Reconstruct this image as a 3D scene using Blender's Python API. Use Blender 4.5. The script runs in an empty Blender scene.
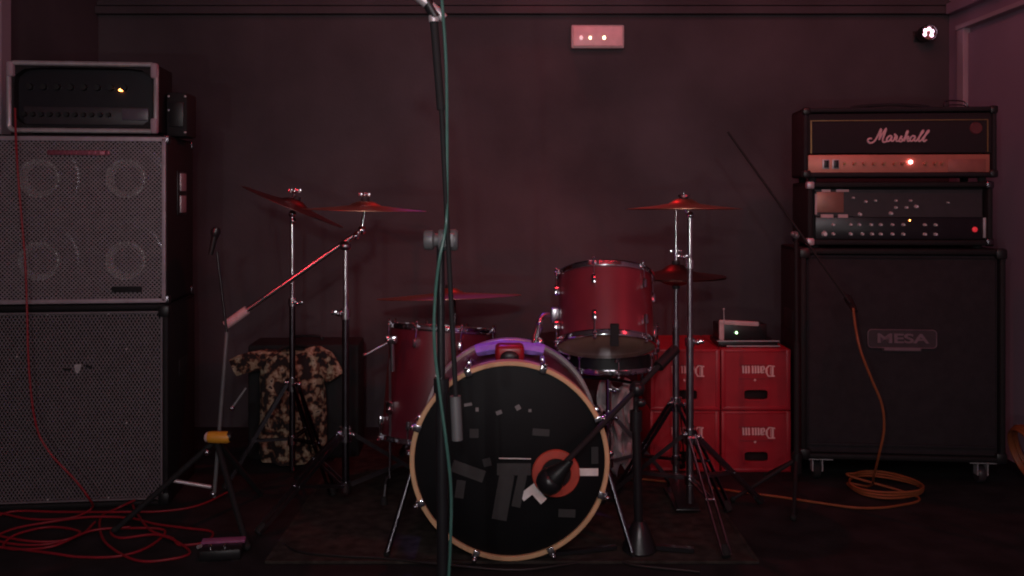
import bpy, bmesh, math, random
from mathutils import Vector, Matrix, Euler
random.seed(7)
R = math.radians
PI = math.pi
V = Vector
scene = bpy.context.scene
col = scene.collection
F = 900.0; HZ = 200.0; CAM_H = 1.06       # focal length in pixels, horizon row, eye height above the stage


def W(px, py, d):
    "stage point seen at pixel px,py at distance d"
    return V(((px - 512) / F * d, d, CAM_H - (py - HZ) / F * d))


# ---------------------------------------------------------------- materials
def mat(name, color, rough=0.5, metal=0.0, var=0.12, nscale=30.0, bump=0.0, bscale=200.0, emit=None, estr=0.0,
        coat=0.0, alpha=None, spec=None, trans=None):
    m = bpy.data.materials.new(name)
    m.use_nodes = True
    nt = m.node_tree
    b = nt.nodes['Principled BSDF']
    tc = nt.nodes.new('ShaderNodeTexCoord')
    n = nt.nodes.new('ShaderNodeTexNoise')
    n.inputs['Scale'].default_value = nscale
    n.inputs['Detail'].default_value = 4
    nt.links.new(tc.outputs['Object'], n.inputs['Vector'])
    r = nt.nodes.new('ShaderNodeValToRGB')
    c = color
    r.color_ramp.elements[0].position = 0.3
    r.color_ramp.elements[1].position = 0.7
    r.color_ramp.elements[0].color = (c[0] * (1 - var), c[1] * (1 - var), c[2] * (1 - var), 1)
    r.color_ramp.elements[1].color = (min(1, c[0] * (1 + var)), min(1, c[1] * (1 + var)), min(1, c[2] * (1 + var)), 1)
    nt.links.new(n.outputs['Fac'], r.inputs['Fac'])
    nt.links.new(r.outputs['Color'], b.inputs['Base Color'])
    b.inputs['Roughness'].default_value = rough
    b.inputs['Metallic'].default_value = metal
    b.inputs['Coat Weight'].default_value = coat
    if spec is not None:
        b.inputs['Specular IOR Level'].default_value = spec
    if trans:
        b.inputs['Transmission Weight'].default_value = trans
    if bump:
        n2 = nt.nodes.new('ShaderNodeTexNoise')
        n2.inputs['Scale'].default_value = bscale
        nt.links.new(tc.outputs['Object'], n2.inputs['Vector'])
        bp = nt.nodes.new('ShaderNodeBump')
        bp.inputs['Strength'].default_value = bump
        bp.inputs['Distance'].default_value = 0.003
        nt.links.new(n2.outputs['Fac'], bp.inputs['Height'])
        nt.links.new(bp.outputs['Normal'], b.inputs['Normal'])
    if emit:
        b.inputs['Emission Color'].default_value = (*emit, 1)
        b.inputs['Emission Strength'].default_value = estr
    return m


M = {}
M['wall'] = mat('wall_paint', (0.088, 0.073, 0.080), 0.9, var=0.25, nscale=2.2, bump=0.3, bscale=60, spec=0.2)
M['wall_grey'] = mat('side_wall_paint', (0.33, 0.23, 0.30), 0.85, var=0.1, nscale=2, bump=0.2, bscale=60, spec=0.2)
M['casing'] = mat('casing_paint', (0.42, 0.31, 0.36), 0.7, var=0.1, nscale=5)
M['ceiling'] = mat('ceiling_paint', (0.03, 0.027, 0.03), 0.95, var=0.2, nscale=3)
M['floor'] = mat('stage_floor', (0.019, 0.019, 0.020), 0.75, var=0.45, nscale=9, bump=0.4, bscale=90, spec=0.25)
M['rug'] = mat('rug_pile', (0.050, 0.042, 0.037), 0.98, var=0.4, nscale=26, bump=0.9, bscale=500, spec=0.1)
M['tolex'] = mat('black_tolex', (0.012, 0.011, 0.012), 0.62, bump=0.5, bscale=700, spec=0.35)
M['tolex_soft'] = mat('black_tolex_worn', (0.022, 0.02, 0.023), 0.7, bump=0.5, bscale=600, spec=0.3)
M['cloth_black'] = mat('black_grille_cloth', (0.040, 0.034, 0.038), 0.95, bump=0.5, bscale=1500, spec=0.15)
M['cloth_salt'] = mat('dark_woven_grille', (0.040, 0.032, 0.036), 0.95, var=0.5, nscale=500, bump=0.6, bscale=1500, spec=0.15)
M['black'] = mat('black_plastic', (0.012, 0.012, 0.013), 0.4)
M['black_matte'] = mat('black_matte', (0.008, 0.008, 0.009), 0.8)
M['black_paint'] = mat('black_painted_steel', (0.014, 0.014, 0.016), 0.32, coat=0.3)
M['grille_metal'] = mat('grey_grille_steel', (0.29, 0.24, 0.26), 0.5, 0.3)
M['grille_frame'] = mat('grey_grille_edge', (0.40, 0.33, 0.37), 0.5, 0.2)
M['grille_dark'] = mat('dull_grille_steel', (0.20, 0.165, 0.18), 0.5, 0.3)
M['cone'] = mat('paper_cone', (0.02, 0.018, 0.02), 0.7)
M['alu'] = mat('aluminium_dome', (0.97, 0.93, 0.88), 0.38, 0.15)
M['chrome'] = mat('chrome', (0.78, 0.78, 0.82), 0.12, 1.0, var=0.05)
M['chrome_soft'] = mat('brushed_chrome', (0.85, 0.85, 0.88), 0.22, 1.0, var=0.05)
M['chrome_dull'] = mat('worn_chrome', (0.42, 0.40, 0.44), 0.28, 1.0, var=0.15)
M['chrome_dark'] = mat('dark_chrome', (0.16, 0.15, 0.17), 0.25, 1.0, var=0.15)
M['silver'] = mat('silver_trim', (0.55, 0.5, 0.52), 0.4, 0.4)
M['brass'] = mat('cymbal_bronze', (0.55, 0.27, 0.18), 0.38, 1.0, var=0.12, nscale=14)
M['brass_dark'] = mat('old_cymbal_bronze', (0.14, 0.05, 0.045), 0.42, 1.0, var=0.2, nscale=14)
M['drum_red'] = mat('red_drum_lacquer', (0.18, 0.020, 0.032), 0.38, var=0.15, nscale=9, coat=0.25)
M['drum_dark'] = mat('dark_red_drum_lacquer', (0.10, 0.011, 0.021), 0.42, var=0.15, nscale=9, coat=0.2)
M['wood_hoop'] = mat('maple_hoop', (0.72, 0.46, 0.25), 0.4, var=0.15, nscale=12, coat=0.4)
M['head_black'] = mat('black_drum_head', (0.0080, 0.0085, 0.0095), 0.5, var=0.3, nscale=5, spec=0.12)
M['head_clear'] = mat('smoky_drum_head', (0.55, 0.31, 0.23), 0.5, var=0.15, nscale=6)
M['head_white'] = mat('white_drum_head', (0.5, 0.48, 0.48), 0.5)
M['hoop_grey'] = mat('grey_hoop', (0.62, 0.56, 0.55), 0.35, 0.3)
M['tape_white'] = mat('white_tape', (0.85, 0.82, 0.78), 0.6)
M['tape_mid'] = mat('scuffed_tape', (0.20, 0.20, 0.20), 0.6)
M['tape_grey'] = mat('grey_tape', (0.036, 0.034, 0.034), 0.5)
M['tape_dim'] = mat('dim_black_tape', (0.022, 0.0215, 0.0225), 0.5)
M['ring_red'] = mat('orange_port_ring', (0.50, 0.072, 0.045), 0.5)
M['purple'] = mat('purple_light_tint', (0.42, 0.25, 0.92), 0.8, var=0.15, nscale=40, bump=0.5, bscale=300)  # purple light put into the base colour
M['red_lit_plastic'] = mat('red_lit_plastic', (0.30, 0.012, 0.02), 0.3)  # tom mount colour with the red light in it
M['crate'] = mat('red_crate_plastic', (0.40, 0.018, 0.032), 0.45, var=0.12, nscale=14)
M['crate_in'] = mat('crate_recess_shade', (0.03, 0.004, 0.006), 0.8)
M['print'] = mat('pale_print', (0.9, 0.6, 0.58), 0.6)
M['logo_white'] = mat('white_logo_plastic', (0.85, 0.55, 0.58), 0.35)
M['gold_panel'] = mat('gold_panel', (0.60, 0.22, 0.16), 0.45, 0.3, var=0.08)
M['gold'] = mat('gold_piping', (0.50, 0.32, 0.14), 0.3, 0.8)
M['panel_black'] = mat('black_panel', (0.015, 0.014, 0.018), 0.3)
M['panel_grey'] = mat('grey_panel', (0.042, 0.035, 0.04), 0.4)
M['knob_bright'] = mat('bright_knob', (0.9, 0.86, 0.86), 0.18, 0.2)
M['plate_pink'] = mat('copper_plate', (0.36, 0.17, 0.13), 0.4, 0.4)
M['display'] = mat('grey_display', (0.11, 0.095, 0.12), 0.3)
M['badge'] = mat('red_badge', (0.13, 0.03, 0.035), 0.5)
M['inlay'] = mat('dull_gold', (0.40, 0.14, 0.11), 0.5, 0.2)
M['nameplate'] = mat('pink_nameplate', (0.35, 0.10, 0.14), 0.35, 0.5)
M['mesa_plate'] = mat('dull_badge_metal', (0.075, 0.05, 0.058), 0.4, 0.3)
M['mesa_letter'] = mat('dull_badge_lettering', (0.26, 0.16, 0.19), 0.4, 0.4)
M['cable_red'] = mat('red_cable', (0.27, 0.010, 0.020), 0.5)
M['cable_orange'] = mat('orange_cable', (0.30, 0.085, 0.03), 0.5)
M['cable_green'] = mat('green_cable', (0.055, 0.15, 0.125), 0.4)
M['cable_black'] = mat('black_cable', (0.015, 0.012, 0.012), 0.5)
M['yellow'] = mat('yellow_plastic', (0.75, 0.33, 0.03), 0.45)
M['pale'] = mat('pale_plastic', (0.62, 0.44, 0.44), 0.5)
M['pale_cloth'] = mat('pale_cloth', (0.55, 0.50, 0.50), 0.9, var=0.2, bump=0.5, bscale=40)
M['grey_metal'] = mat('grey_sleeve', (0.17, 0.17, 0.175), 0.45, 0.3)
M['pedal_pink'] = mat('mauve_pedal_paint', (0.32, 0.09, 0.20), 0.4)
M['white_plastic'] = mat('white_housing', (0.62, 0.48, 0.48), 0.5)
M['diffuser'] = mat('pink_lit_diffuser', (0.7, 0.42, 0.44), 0.4, emit=(1, 0.32, 0.34), estr=0.12)  # faint pink glow put in for red light on the white housing
M['led_warm'] = mat('warm_led', (1, 0.9, 0.6), 0.4, emit=(1.0, 0.85, 0.45), estr=6)
M['led_pale'] = mat('faint_led', (1, 0.8, 0.8), 0.4, emit=(1.0, 0.6, 0.6), estr=0.7)
M['led_orange'] = mat('orange_led', (1, 0.4, 0.1), 0.4, emit=(1.0, 0.28, 0.06), estr=14)
M['led_pink'] = mat('pink_led', (1, 0.8, 0.9), 0.4, emit=(1.0, 0.62, 0.85), estr=5)
M['led_red'] = mat('red_jewel_lamp', (1, 0.3, 0.3), 0.4, emit=(1.0, 0.38, 0.36), estr=9)
M['led_red_dim'] = mat('dim_red_lamp', (1, 0.1, 0.1), 0.4, emit=(1.0, 0.03, 0.05), estr=0.35)
M['led_green'] = mat('green_led', (0.6, 1, 0.5), 0.4, emit=(0.5, 1.0, 0.45), estr=5)
M['rubber'] = mat('rubber', (0.012, 0.012, 0.012), 0.85)


def camo_material():
    m = bpy.data.materials.new('camouflage_cotton')
    m.use_nodes = True
    nt = m.node_tree
    b = nt.nodes['Principled BSDF']
    tc = nt.nodes.new('ShaderNodeTexCoord')
    n1 = nt.nodes.new('ShaderNodeTexNoise'); n1.inputs['Scale'].default_value = 36; n1.inputs['Detail'].default_value = 2.5
    nt.links.new(tc.outputs['Object'], n1.inputs['Vector'])
    r = nt.nodes.new('ShaderNodeValToRGB'); r.color_ramp.interpolation = 'CONSTANT'
    e = r.color_ramp.elements
    e[0].position = 0.0; e[0].color = (0.018, 0.013, 0.013, 1)
    e[1].position = 0.47; e[1].color = (0.13, 0.06, 0.035, 1)
    x = e.new(0.53); x.color = (0.30, 0.23, 0.15, 1)
    x = e.new(0.62); x.color = (0.44, 0.38, 0.27, 1)
    x = e.new(0.68); x.color = (0.07, 0.045, 0.04, 1)
    nt.links.new(n1.outputs['Fac'], r.inputs['Fac'])
    nt.links.new(r.outputs['Color'], b.inputs['Base Color'])
    b.inputs['Roughness'].default_value = 0.95
    return m


M['camo'] = camo_material()


# ---------------------------------------------------------------- mesh builder
class MB:
    def __init__(self, T=None):
        self.v = []; self.f = []; self.T = T or Matrix.Identity(4)

    def add(self, vs, fs, T=None):
        o = len(self.v)
        X = self.T @ T if T is not None else self.T
        self.v += [X @ V(p) for p in vs]
        self.f += [tuple(i + o for i in q) for q in fs]
        return self

    def box(self, c, s, rot=None, bev=0.0, seg=2):
        bm = bmesh.new()
        bmesh.ops.create_cube(bm, size=1)
        bmesh.ops.scale(bm, vec=V(s), verts=bm.verts)
        if bev:
            bmesh.ops.bevel(bm, geom=bm.edges[:] , offset=bev, segments=seg, affect='EDGES', profile=0.5)
        T = Matrix.Translation(V(c))
        if rot is not None:
            T = T @ (rot.to_matrix().to_4x4() if isinstance(rot, Euler) else rot)
        bm.verts.index_update()
        self.add([v.co.copy() for v in bm.verts], [[v.index for v in f.verts] for f in bm.faces], T)
        bm.free()
        return self

    def bar(self, a, b, r, n=12, r2=None, cap=True):
        a = V(a); b = V(b); r2 = r if r2 is None else r2
        d = b - a
        if d.length < 1e-6: return self
        q = d.to_track_quat('Z', 'Y').to_matrix().to_4x4()
        T = Matrix.Translation(a) @ q
        L = d.length
        vs = [V((r * math.cos(2 * PI * i / n), r * math.sin(2 * PI * i / n), 0)) for i in range(n)]
        vs += [V((r2 * math.cos(2 * PI * i / n), r2 * math.sin(2 * PI * i / n), L)) for i in range(n)]
        fs = [(i, (i + 1) % n, n + (i + 1) % n, n + i) for i in range(n)]
        if cap: fs += [tuple(range(n))[::-1], tuple(range(n, 2 * n))]
        return self.add(vs, fs, T)

    def flat(self, a, b, w, t, up=(0, 0, 1)):
        "flat strip from a to b, width w along (dir x up), thickness t"
        a = V(a); b = V(b); d = (b - a); L = d.length; z = d.normalized()
        x = z.cross(V(up)).normalized(); y = z.cross(x)
        T = Matrix((x, y, z)).transposed().to_4x4(); T.translation = (a + b) / 2
        return self.box((0, 0, 0), (w, t, L), rot=None) if False else self._tbox(T, (w, t, L))

    def _tbox(self, T, s):
        x, y, z = [k / 2 for k in s]
        vs = [(-x, -y, -z), (x, -y, -z), (x, y, -z), (-x, y, -z), (-x, -y, z), (x, -y, z), (x, y, z), (-x, y, z)]
        fs = [(0, 3, 2, 1), (4, 5, 6, 7), (0, 1, 5, 4), (1, 2, 6, 5), (2, 3, 7, 6), (3, 0, 4, 7)]
        return self.add(vs, fs, T)

    def lathe(self, prof, T=None, n=32, closed=False):
        "prof: list of (r, z)"
        vs = []; fs = []; idx = []
        for (r, z) in prof:
            if r < 1e-6:
                idx.append([len(vs)]); vs.append((0, 0, z))
            else:
                idx.append(list(range(len(vs), len(vs) + n)))
                vs += [(r * math.cos(2 * PI * i / n), r * math.sin(2 * PI * i / n), z) for i in range(n)]
        pairs = list(zip(idx, idx[1:]))
        if closed: pairs.append((idx[-1], idx[0]))
        for A, B in pairs:
            for i in range(n):
                j = (i + 1) % n
                if len(A) == 1 and len(B) == 1: break
                if len(A) == 1: fs.append((A[0], B[j], B[i]))
                elif len(B) == 1: fs.append((A[i], A[j], B[0]))
                else: fs.append((A[i], A[j], B[j], B[i]))
        return self.add(vs, fs, T)

    def ring(self, R0, r, T=None, n=40, m=8, a0=0.0, a1=2 * PI, sz=1.0):
        "torus or arc around local z"
        full = abs(a1 - a0 - 2 * PI) < 1e-6
        k = n if full else n + 1
        vs = []; fs = []
        for i in range(k):
            a = a0 + (a1 - a0) * i / n
            for j in range(m):
                b = 2 * PI * j / m
                rr = R0 + r * math.cos(b)
                vs.append((rr * math.cos(a), rr * math.sin(a), r * sz * math.sin(b)))
        for i in range(n):
            i2 = (i + 1) % k
            for j in range(m):
                j2 = (j + 1) % m
                fs.append((i * m + j, i2 * m + j, i2 * m + j2, i * m + j2))
        if not full:
            fs.append(tuple(range(m))[::-1]); fs.append(tuple((k - 1) * m + j for j in range(m)))
        return self.add(vs, fs, T)

    def ball(self, c, r, s=(1, 1, 1), n=16, m=10):
        prof = [(math.sin(PI * i / m) * r, -math.cos(PI * i / m) * r) for i in range(m + 1)]
        prof[0] = (0, -r); prof[-1] = (0, r)
        T = Matrix.Translation(V(c)) @ Matrix.Diagonal((*s, 1))
        return self.lathe(prof, T, n)

    def tube(self, pts, r, n=8, smooth=6, closed=False):
        pts = [V(p) for p in pts]
        if smooth and len(pts) > 2:
            P = ([pts[-1]] + pts + pts[:2]) if closed else ([2 * pts[0] - pts[1]] + pts + [2 * pts[-1] - pts[-2]])
            out = []
            for i in range(1, len(P) - 2):
                p0, p1, p2, p3 = P[i - 1], P[i], P[i + 1], P[i + 2]
                for k in range(smooth):
                    t = k / smooth
                    out.append(0.5 * ((2 * p1) + (-p0 + p2) * t + (2 * p0 - 5 * p1 + 4 * p2 - p3) * t * t + (-p0 + 3 * p1 - 3 * p2 + p3) * t ** 3))
            if not closed: out.append(P[-2])
            pts = out
        vs = []; fs = []
        up = V((0.13, 0.21, 0.97)).normalized()
        N = len(pts)
        for i, p in enumerate(pts):
            if closed: d = pts[(i + 1) % N] - pts[i - 1]
            else: d = pts[min(i + 1, N - 1)] - pts[max(i - 1, 0)]
            d.normalize()
            x = d.cross(up)
            if x.length < 0.05: x = d.cross(V((1, 0, 0)))
            x.normalize(); y = d.cross(x)
            up = -y if False else up
            for j in range(n):
                a = 2 * PI * j / n
                vs.append(p + x * (r * math.cos(a)) + y * (r * math.sin(a)))
        for i in range(N if closed else N - 1):
            i2 = (i + 1) % N
            for j in range(n):
                j2 = (j + 1) % n
                fs.append((i * n + j, i * n + j2, i2 * n + j2, i2 * n + j))
        if not closed:
            fs.append(tuple(range(n))); fs.append(tuple((N - 1) * n + j for j in range(n))[::-1])
        return self.add(vs, fs)

    def prism(self, outline, t, T=None):
        "outline in local (x,z); thickness t along +y"
        n = len(outline)
        vs = [(x, 0, z) for x, z in outline] + [(x, t, z) for x, z in outline]
        fs = [tuple(range(n)), tuple(range(n, 2 * n))[::-1]] + [(i, n + i, n + (i + 1) % n, (i + 1) % n) for i in range(n)]
        return self.add(vs, fs, T)

    def frame_holed(self, w, h, hw, hh, cx, cz, t, rad=0.01, n=40, T=None):
        "a plate w x h (x from -w/2, z from 0) with a rounded hole, thickness t along y"
        def inner(a):
            x = math.cos(a); z = math.sin(a)
            p = 6.0 if rad < hh * 0.6 else 3.0
            k = (abs(x / hw) ** p + abs(z / hh) ** p) ** (-1 / p)
            return (cx + x * k, cz + z * k)
        def outer(a):
            x = math.cos(a); z = math.sin(a)
            ks = []
            if x > 1e-9: ks.append((w / 2 - cx) / x)
            if x < -1e-9: ks.append((-w / 2 - cx) / x)
            if z > 1e-9: ks.append((h - cz) / z)
            if z < -1e-9: ks.append((0 - cz) / z)
            k = min(ks)
            return (cx + x * k, cz + z * k)
        angs = [2 * PI * i / n for i in range(n)]
        for X, Z in ((-w / 2, 0), (w / 2, 0), (w / 2, h), (-w / 2, h)):
            angs.append(math.atan2(Z - cz, X - cx) % (2 * PI))
        angs = sorted(set(round(a, 6) for a in angs)); n = len(angs)
        vs = []
        for y in (0, t):
            for a in angs: p = outer(a); vs.append((p[0], y, p[1]))
            for a in angs: p = inner(a); vs.append((p[0], y, p[1]))
        fs = []
        for i in range(n):
            j = (i + 1) % n
            fs.append((i, j, n + j, n + i))
            fs.append((2 * n + i, 3 * n + i, 3 * n + j, 2 * n + j))
            fs.append((n + i, n + j, 3 * n + j, 3 * n + i))
            fs.append((i, 2 * n + i, 2 * n + j, j))
        return self.add(vs, fs, T)

    def build(self, name, m, parent=None, label=None, smooth=True, kind=None, offset=None):
        me = bpy.data.meshes.new(name)
        vs = self.v if offset is None else [p - V(offset) for p in self.v]
        me.from_pydata(vs, [], self.f)
        me.validate()
        bm = bmesh.new(); bm.from_mesh(me)
        bmesh.ops.recalc_face_normals(bm, faces=bm.faces)
        bm.to_mesh(me); bm.free()
        if smooth:
            for p in me.polygons: p.use_smooth = True
            me.set_sharp_from_angle(angle=R(38))
        me.materials.append(M[m] if isinstance(m, str) else m)
        o = bpy.data.objects.new(name, me)
        col.objects.link(o)
        if parent is not None: o.parent = parent
        if label: o['label'] = label
        if kind: o['kind'] = kind
        return o


def axis(o, d, roll=(0, 1, 0)):
    "matrix with origin o and local z along d"
    z = V(d).normalized(); r = V(roll)
    x = r.cross(z)
    if x.length < 1e-4: x = V((1, 0, 0)).cross(z)
    x.normalize(); y = z.cross(x)
    T = Matrix((x, y, z)).transposed().to_4x4(); T.translation = V(o)
    return T


def thing(name, label, cat, loc=(0, 0, 0), rz=0, group=None):
    o = bpy.data.objects.new(name, None)
    o.empty_display_size = 0.05
    col.objects.link(o)
    o.location = loc; o.rotation_euler = (0, 0, rz)
    o['label'] = label; o['category'] = cat
    if group: o['group'] = group
    return o


def tag(o, label, cat, group=None):
    o['label'] = label; o['category'] = cat
    if group: o['group'] = group
    return o


def dup(root, loc, rz, label, group=None):
    r = root.copy(); col.objects.link(r)
    r.location = loc; r.rotation_euler = (0, 0, rz); r['label'] = label
    if group: r['group'] = group
    for ch in list(root.children):
        c = ch.copy(); col.objects.link(c); c.parent = r
        for g in list(ch.children):
            d = g.copy(); col.objects.link(d); d.parent = c
    return r


def text_mesh(s, size, depth, name, m, parent, loc, sx=1.0, label=None, bold=0.0):
    cu = bpy.data.curves.new(name, 'FONT')
    cu.body = s; cu.size = size; cu.extrude = depth; cu.align_x = 'CENTER'; cu.align_y = 'CENTER'; cu.offset = bold
    tmp = bpy.data.objects.new('tmp', cu); col.objects.link(tmp)
    dg = bpy.context.evaluated_depsgraph_get(); dg.update()
    me = bpy.data.meshes.new_from_object(tmp.evaluated_get(dg))
    bpy.data.objects.remove(tmp)
    me.transform(Matrix.Translation(V(loc)) @ Matrix.Rotation(PI / 2, 4, 'X') @ Matrix.Diagonal((sx, 1, 1, 1)))
    me.name = name
    me.materials.clear(); me.materials.append(M[m])
    o = bpy.data.objects.new(name, me); col.objects.link(o); o.parent = parent
    if label: o['label'] = label
    return o


# ---------------------------------------------------------------- the room
YB = 4.2; XL = -1.93; XR = 2.04; Y0 = -1.6; ZC = 2.75
def struct(name, mb, m):
    o = mb.build(name, m, smooth=False); o['kind'] = 'structure'; return o
struct('floor', MB().box(((XL + XR) / 2, (YB + Y0) / 2, -0.05), (XR - XL + 0.2, YB - Y0 + 0.2, 0.1)), 'floor')
struct('wall_back', MB().box(((XL + XR) / 2, YB + 0.05, ZC / 2), (XR - XL + 0.2, 0.1, ZC)), 'wall')
struct('wall_left', MB().box((XL - 0.05, (YB + Y0) / 2, ZC / 2), (0.1, YB - Y0, ZC)), 'wall')
struct('wall_right', MB().box((XR + 0.05, (YB + Y0) / 2, ZC / 2), (0.1, YB - Y0, ZC)), 'wall_grey')
struct('ceiling', MB().box(((XL + XR) / 2, (YB + Y0) / 2, ZC + 0.05), (XR - XL + 0.2, YB - Y0 + 0.2, 0.1)), 'ceiling')
# batten along the back wall and its return on the side walls
struct('trim_1', MB().box(((XL + XR) / 2, YB - 0.02, 1.94), (XR - XL, 0.04, 0.035), bev=0.004).box(((XL + XR) / 2, YB - 0.01, 1.975), (XR - XL, 0.02, 0.02), bev=0.003), 'wall')
struct('trim_2', MB().box((XR - 0.02, 3.1, 1.94), (0.04, 2.1, 0.05), bev=0.004), 'wall_grey')
# doorway casing in the right wall
struct('door_1', MB().box((XR - 0.006, 3.20, 0.90), (0.012, 1.60, 1.80)), 'wall_grey')
struct('trim_3', MB().box((XR - 0.015, 4.035, 0.92), (0.035, 0.06, 1.84), bev=0.004).box((XR - 0.015, 3.2, 1.835), (0.05, 1.73, 0.02), bev=0.003), 'casing')
# pale edge of the left wall return
struct('trim_4', MB().box((XL + 0.022, 3.36, 0.98), (0.04, 0.07, 1.96), bev=0.004), 'casing')

# drum rug
rug = thing('drum_rug', 'dark brown rug spread on the stage under the drum kit', 'rug', (0, 3.28, 0))
MB().box((0, 0, 0.004), (1.44, 1.32, 0.008), bev=0.003).build('pile', 'rug', rug)
MB().box((0, -0.655, 0.005), (1.44, 0.014, 0.010), bev=0.003).box((0, 0.655, 0.005), (1.44, 0.014, 0.010), bev=0.003)\
    .box((0.715, 0, 0.005), (0.014, 1.31, 0.010), bev=0.003).box((-0.715, 0, 0.005), (0.014, 1.31, 0.010), bev=0.003).build('border', 'rug', rug)

# ---------------------------------------------------------------- lights fixtures on the back wall
d = YB
el = thing('emergency_light', 'small rectangular pink-lit emergency light high on the black back wall', 'light', ((597 - 512) / F * d, YB, 1.06 + (200 - 38) * d / F))
MB().box((0, -0.02, 0), (0.245, 0.04, 0.108), bev=0.006).build('housing', 'white_plastic', el)
MB().box((0, -0.045, 0), (0.228, 0.012, 0.092), bev=0.006).build('diffuser', 'diffuser', el)
for x, mm, rr in ((-0.036, 'led_warm', 0.0055), (0.028, 'led_warm', 0.0065), (-0.078, 'led_pale', 0.008)):
    MB().ball((x, -0.052, -0.008), rr, (1, 0.5, 1.3)).build('bulb', mm, el)
sp = thing('wall_spotlight', 'small round lit lamp high on the back wall near the right corner', 'light', ((928 - 512) / F * 4.1, YB, 1.06 + (200 - 33) * 4.1 / F))
T = axis((0, -0.10, 0), (0.0, -1, -0.05), (0, 0, 1))
MB(T).lathe([(0, -0.07), (0.022, -0.07), (0.034, -0.04), (0.037, 0.0), (0.037, 0.02), (0.033, 0.02), (0.031, 0.0), (0.0, -0.005)], n=24).build('lamp_body', 'black', sp)
lens = MB(T).lathe([(0, 0.004), (0.03, 0.004), (0.03, 0.001), (0, 0.001)], n=24).build('lens', 'plate_pink', sp)
mb = MB(T)
for k in range(6):
    if k == 4: continue
    mb.ball((0.018 * math.cos(k * PI / 3 + 0.4), 0.018 * math.sin(k * PI / 3 + 0.4), 0.006), 0.0085, (1, 1, 0.5), n=10, m=6)
o = mb.build('led_cluster', 'led_pink', sp)
MB().bar((0, 0, 0), (0, -0.09, 0), 0.008).box((0, -0.004, 0), (0.05, 0.008, 0.05), bev=0.002).build('bracket', 'black', sp)


# ---------------------------------------------------------------- speaker cabinets
def open_box(mb, w, h, dd, t=0.018, bev=0.004, back=True):
    mb.box((-w / 2 + t / 2, dd / 2, h / 2), (t, dd, h), bev=bev)
    mb.box((w / 2 - t / 2, dd / 2, h / 2), (t, dd, h), bev=bev)
    mb.box((0, dd / 2, t / 2), (w, dd, t), bev=bev)
    mb.box((0, dd / 2, h - t / 2), (w, dd, t), bev=bev)
    if back: mb.box((0, dd - t / 2, h / 2), (w - t, t, h - t))
    return mb


def lattice(w, h, pitch, bw, ang, y, cx=0, cz=0, t=0.003):
    mb = MB()
    for s in (1, -1):
        dx, dz = math.cos(ang) * s, math.sin(ang)
        nx, nz = -dz, dx
        step = pitch * math.sin(ang)
        ext = abs(nx) * w / 2 + abs(nz) * h / 2
        k = -int(ext / step)
        while k * step <= ext:
            c = k * step
            px, pz = nx * c, nz * c
            lo, hi = -1e9, 1e9
            for p, dd, lim in ((px, dx, w / 2), (pz, dz, h / 2)):
                a = (-lim - p) / dd; b = (lim - p) / dd
                lo = max(lo, min(a, b)); hi = min(hi, max(a, b))
            if hi - lo > 0.004:
                A = V((cx + px + dx * lo, y + (0.0004 if s > 0 else 0), cz + pz + dz * lo)); B = V((cx + px + dx * hi, y + (0.0004 if s > 0 else 0), cz + pz + dz * hi))
                mb.flat(A, B, bw, t, up=(0, 1, 0))
            k += 1
    return mb


def speaker(parent, cx, cz, r, y, arc=True):
    T = axis((cx, y, cz), (0, -1, 0), (0, 0, 1))
    s = MB(T).lathe([(r * 1.02, 0.0), (r * 1.02, 0.012), (r * 0.97, 0.012), (r * 0.9, 0.016), (r * 0.84, 0.006), (r * 0.80, 0.004), (r * 0.42, -0.045), (r * 0.40, -0.045), (0, -0.048)], n=40).build('speaker', 'cone', parent)
    MB(T).lathe([(r * 1.04, 0.010), (r * 1.04, 0.016), (r * 0.985, 0.018), (r * 0.985, 0.010)], n=40, closed=True).build('rim', 'chrome_dark', s)
    MB(T).lathe([(0.066, 0.002), (0.066, 0.024), (0.063, 0.025), (0.047, 0.002), (0.044, -0.006), (0.044, -0.010)], n=48, closed=True).build('cone_ring', 'alu', s, label='shiny pale metal ring around the centre of the cone')
    MB(T).lathe([(0.046, -0.03), (0.04, -0.016), (0.025, -0.008), (0, -0.005)], n=32).build('dust_cap', 'cone', s)
    return s


STACK_L = R(6)
LX, LY = -1.483, 3.09
# lower cabinet
c1 = thing('speaker_cabinet', 'large black bass speaker cabinet with dull fine metal grille standing on the floor at left', 'speaker', (LX - 0.008, LY, 0), STACK_L)
w, h = 0.60, 0.70
mb = open_box(MB(), w, h, 0.38, 0.02, 0.007)
mb.box((0, 0.03, 0.35), (w - 0.04, 0.01, h - 0.04))
mb.build('body', 'tolex', c1)
gz0, gz1 = 0.028, 0.672
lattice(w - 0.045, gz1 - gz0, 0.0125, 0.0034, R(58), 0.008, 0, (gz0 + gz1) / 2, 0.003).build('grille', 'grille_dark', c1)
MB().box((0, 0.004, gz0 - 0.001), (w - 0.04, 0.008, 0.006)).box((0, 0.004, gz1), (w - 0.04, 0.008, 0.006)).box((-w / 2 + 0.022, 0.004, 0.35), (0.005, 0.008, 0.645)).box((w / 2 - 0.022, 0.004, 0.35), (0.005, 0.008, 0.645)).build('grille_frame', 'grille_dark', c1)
for x, z, q in ((-0.035, 0.478, 0.0), (0.035, 0.486, 0.5), (-0.0, 0.482, 0.2)):
    mm = 'black_matte'
    if q == 0.2:
        MB().prism([(x - 0.012, z + 0.012), (x + 0.012, z + 0.015), (x + 0.008, z - 0.006), (x - 0.002, z - 0.02), (x - 0.01, z - 0.008)], 0.002, Matrix.Translation((0, 0.002, 0))).build('badge_remnant', 'silver', c1, label='small pale scrap of a torn-off badge')
    else:
        MB().box((x, 0.005, z), (0.022, 0.004, 0.008), rot=Euler((0, q, 0))).build('badge_remnant', mm, c1)
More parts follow.
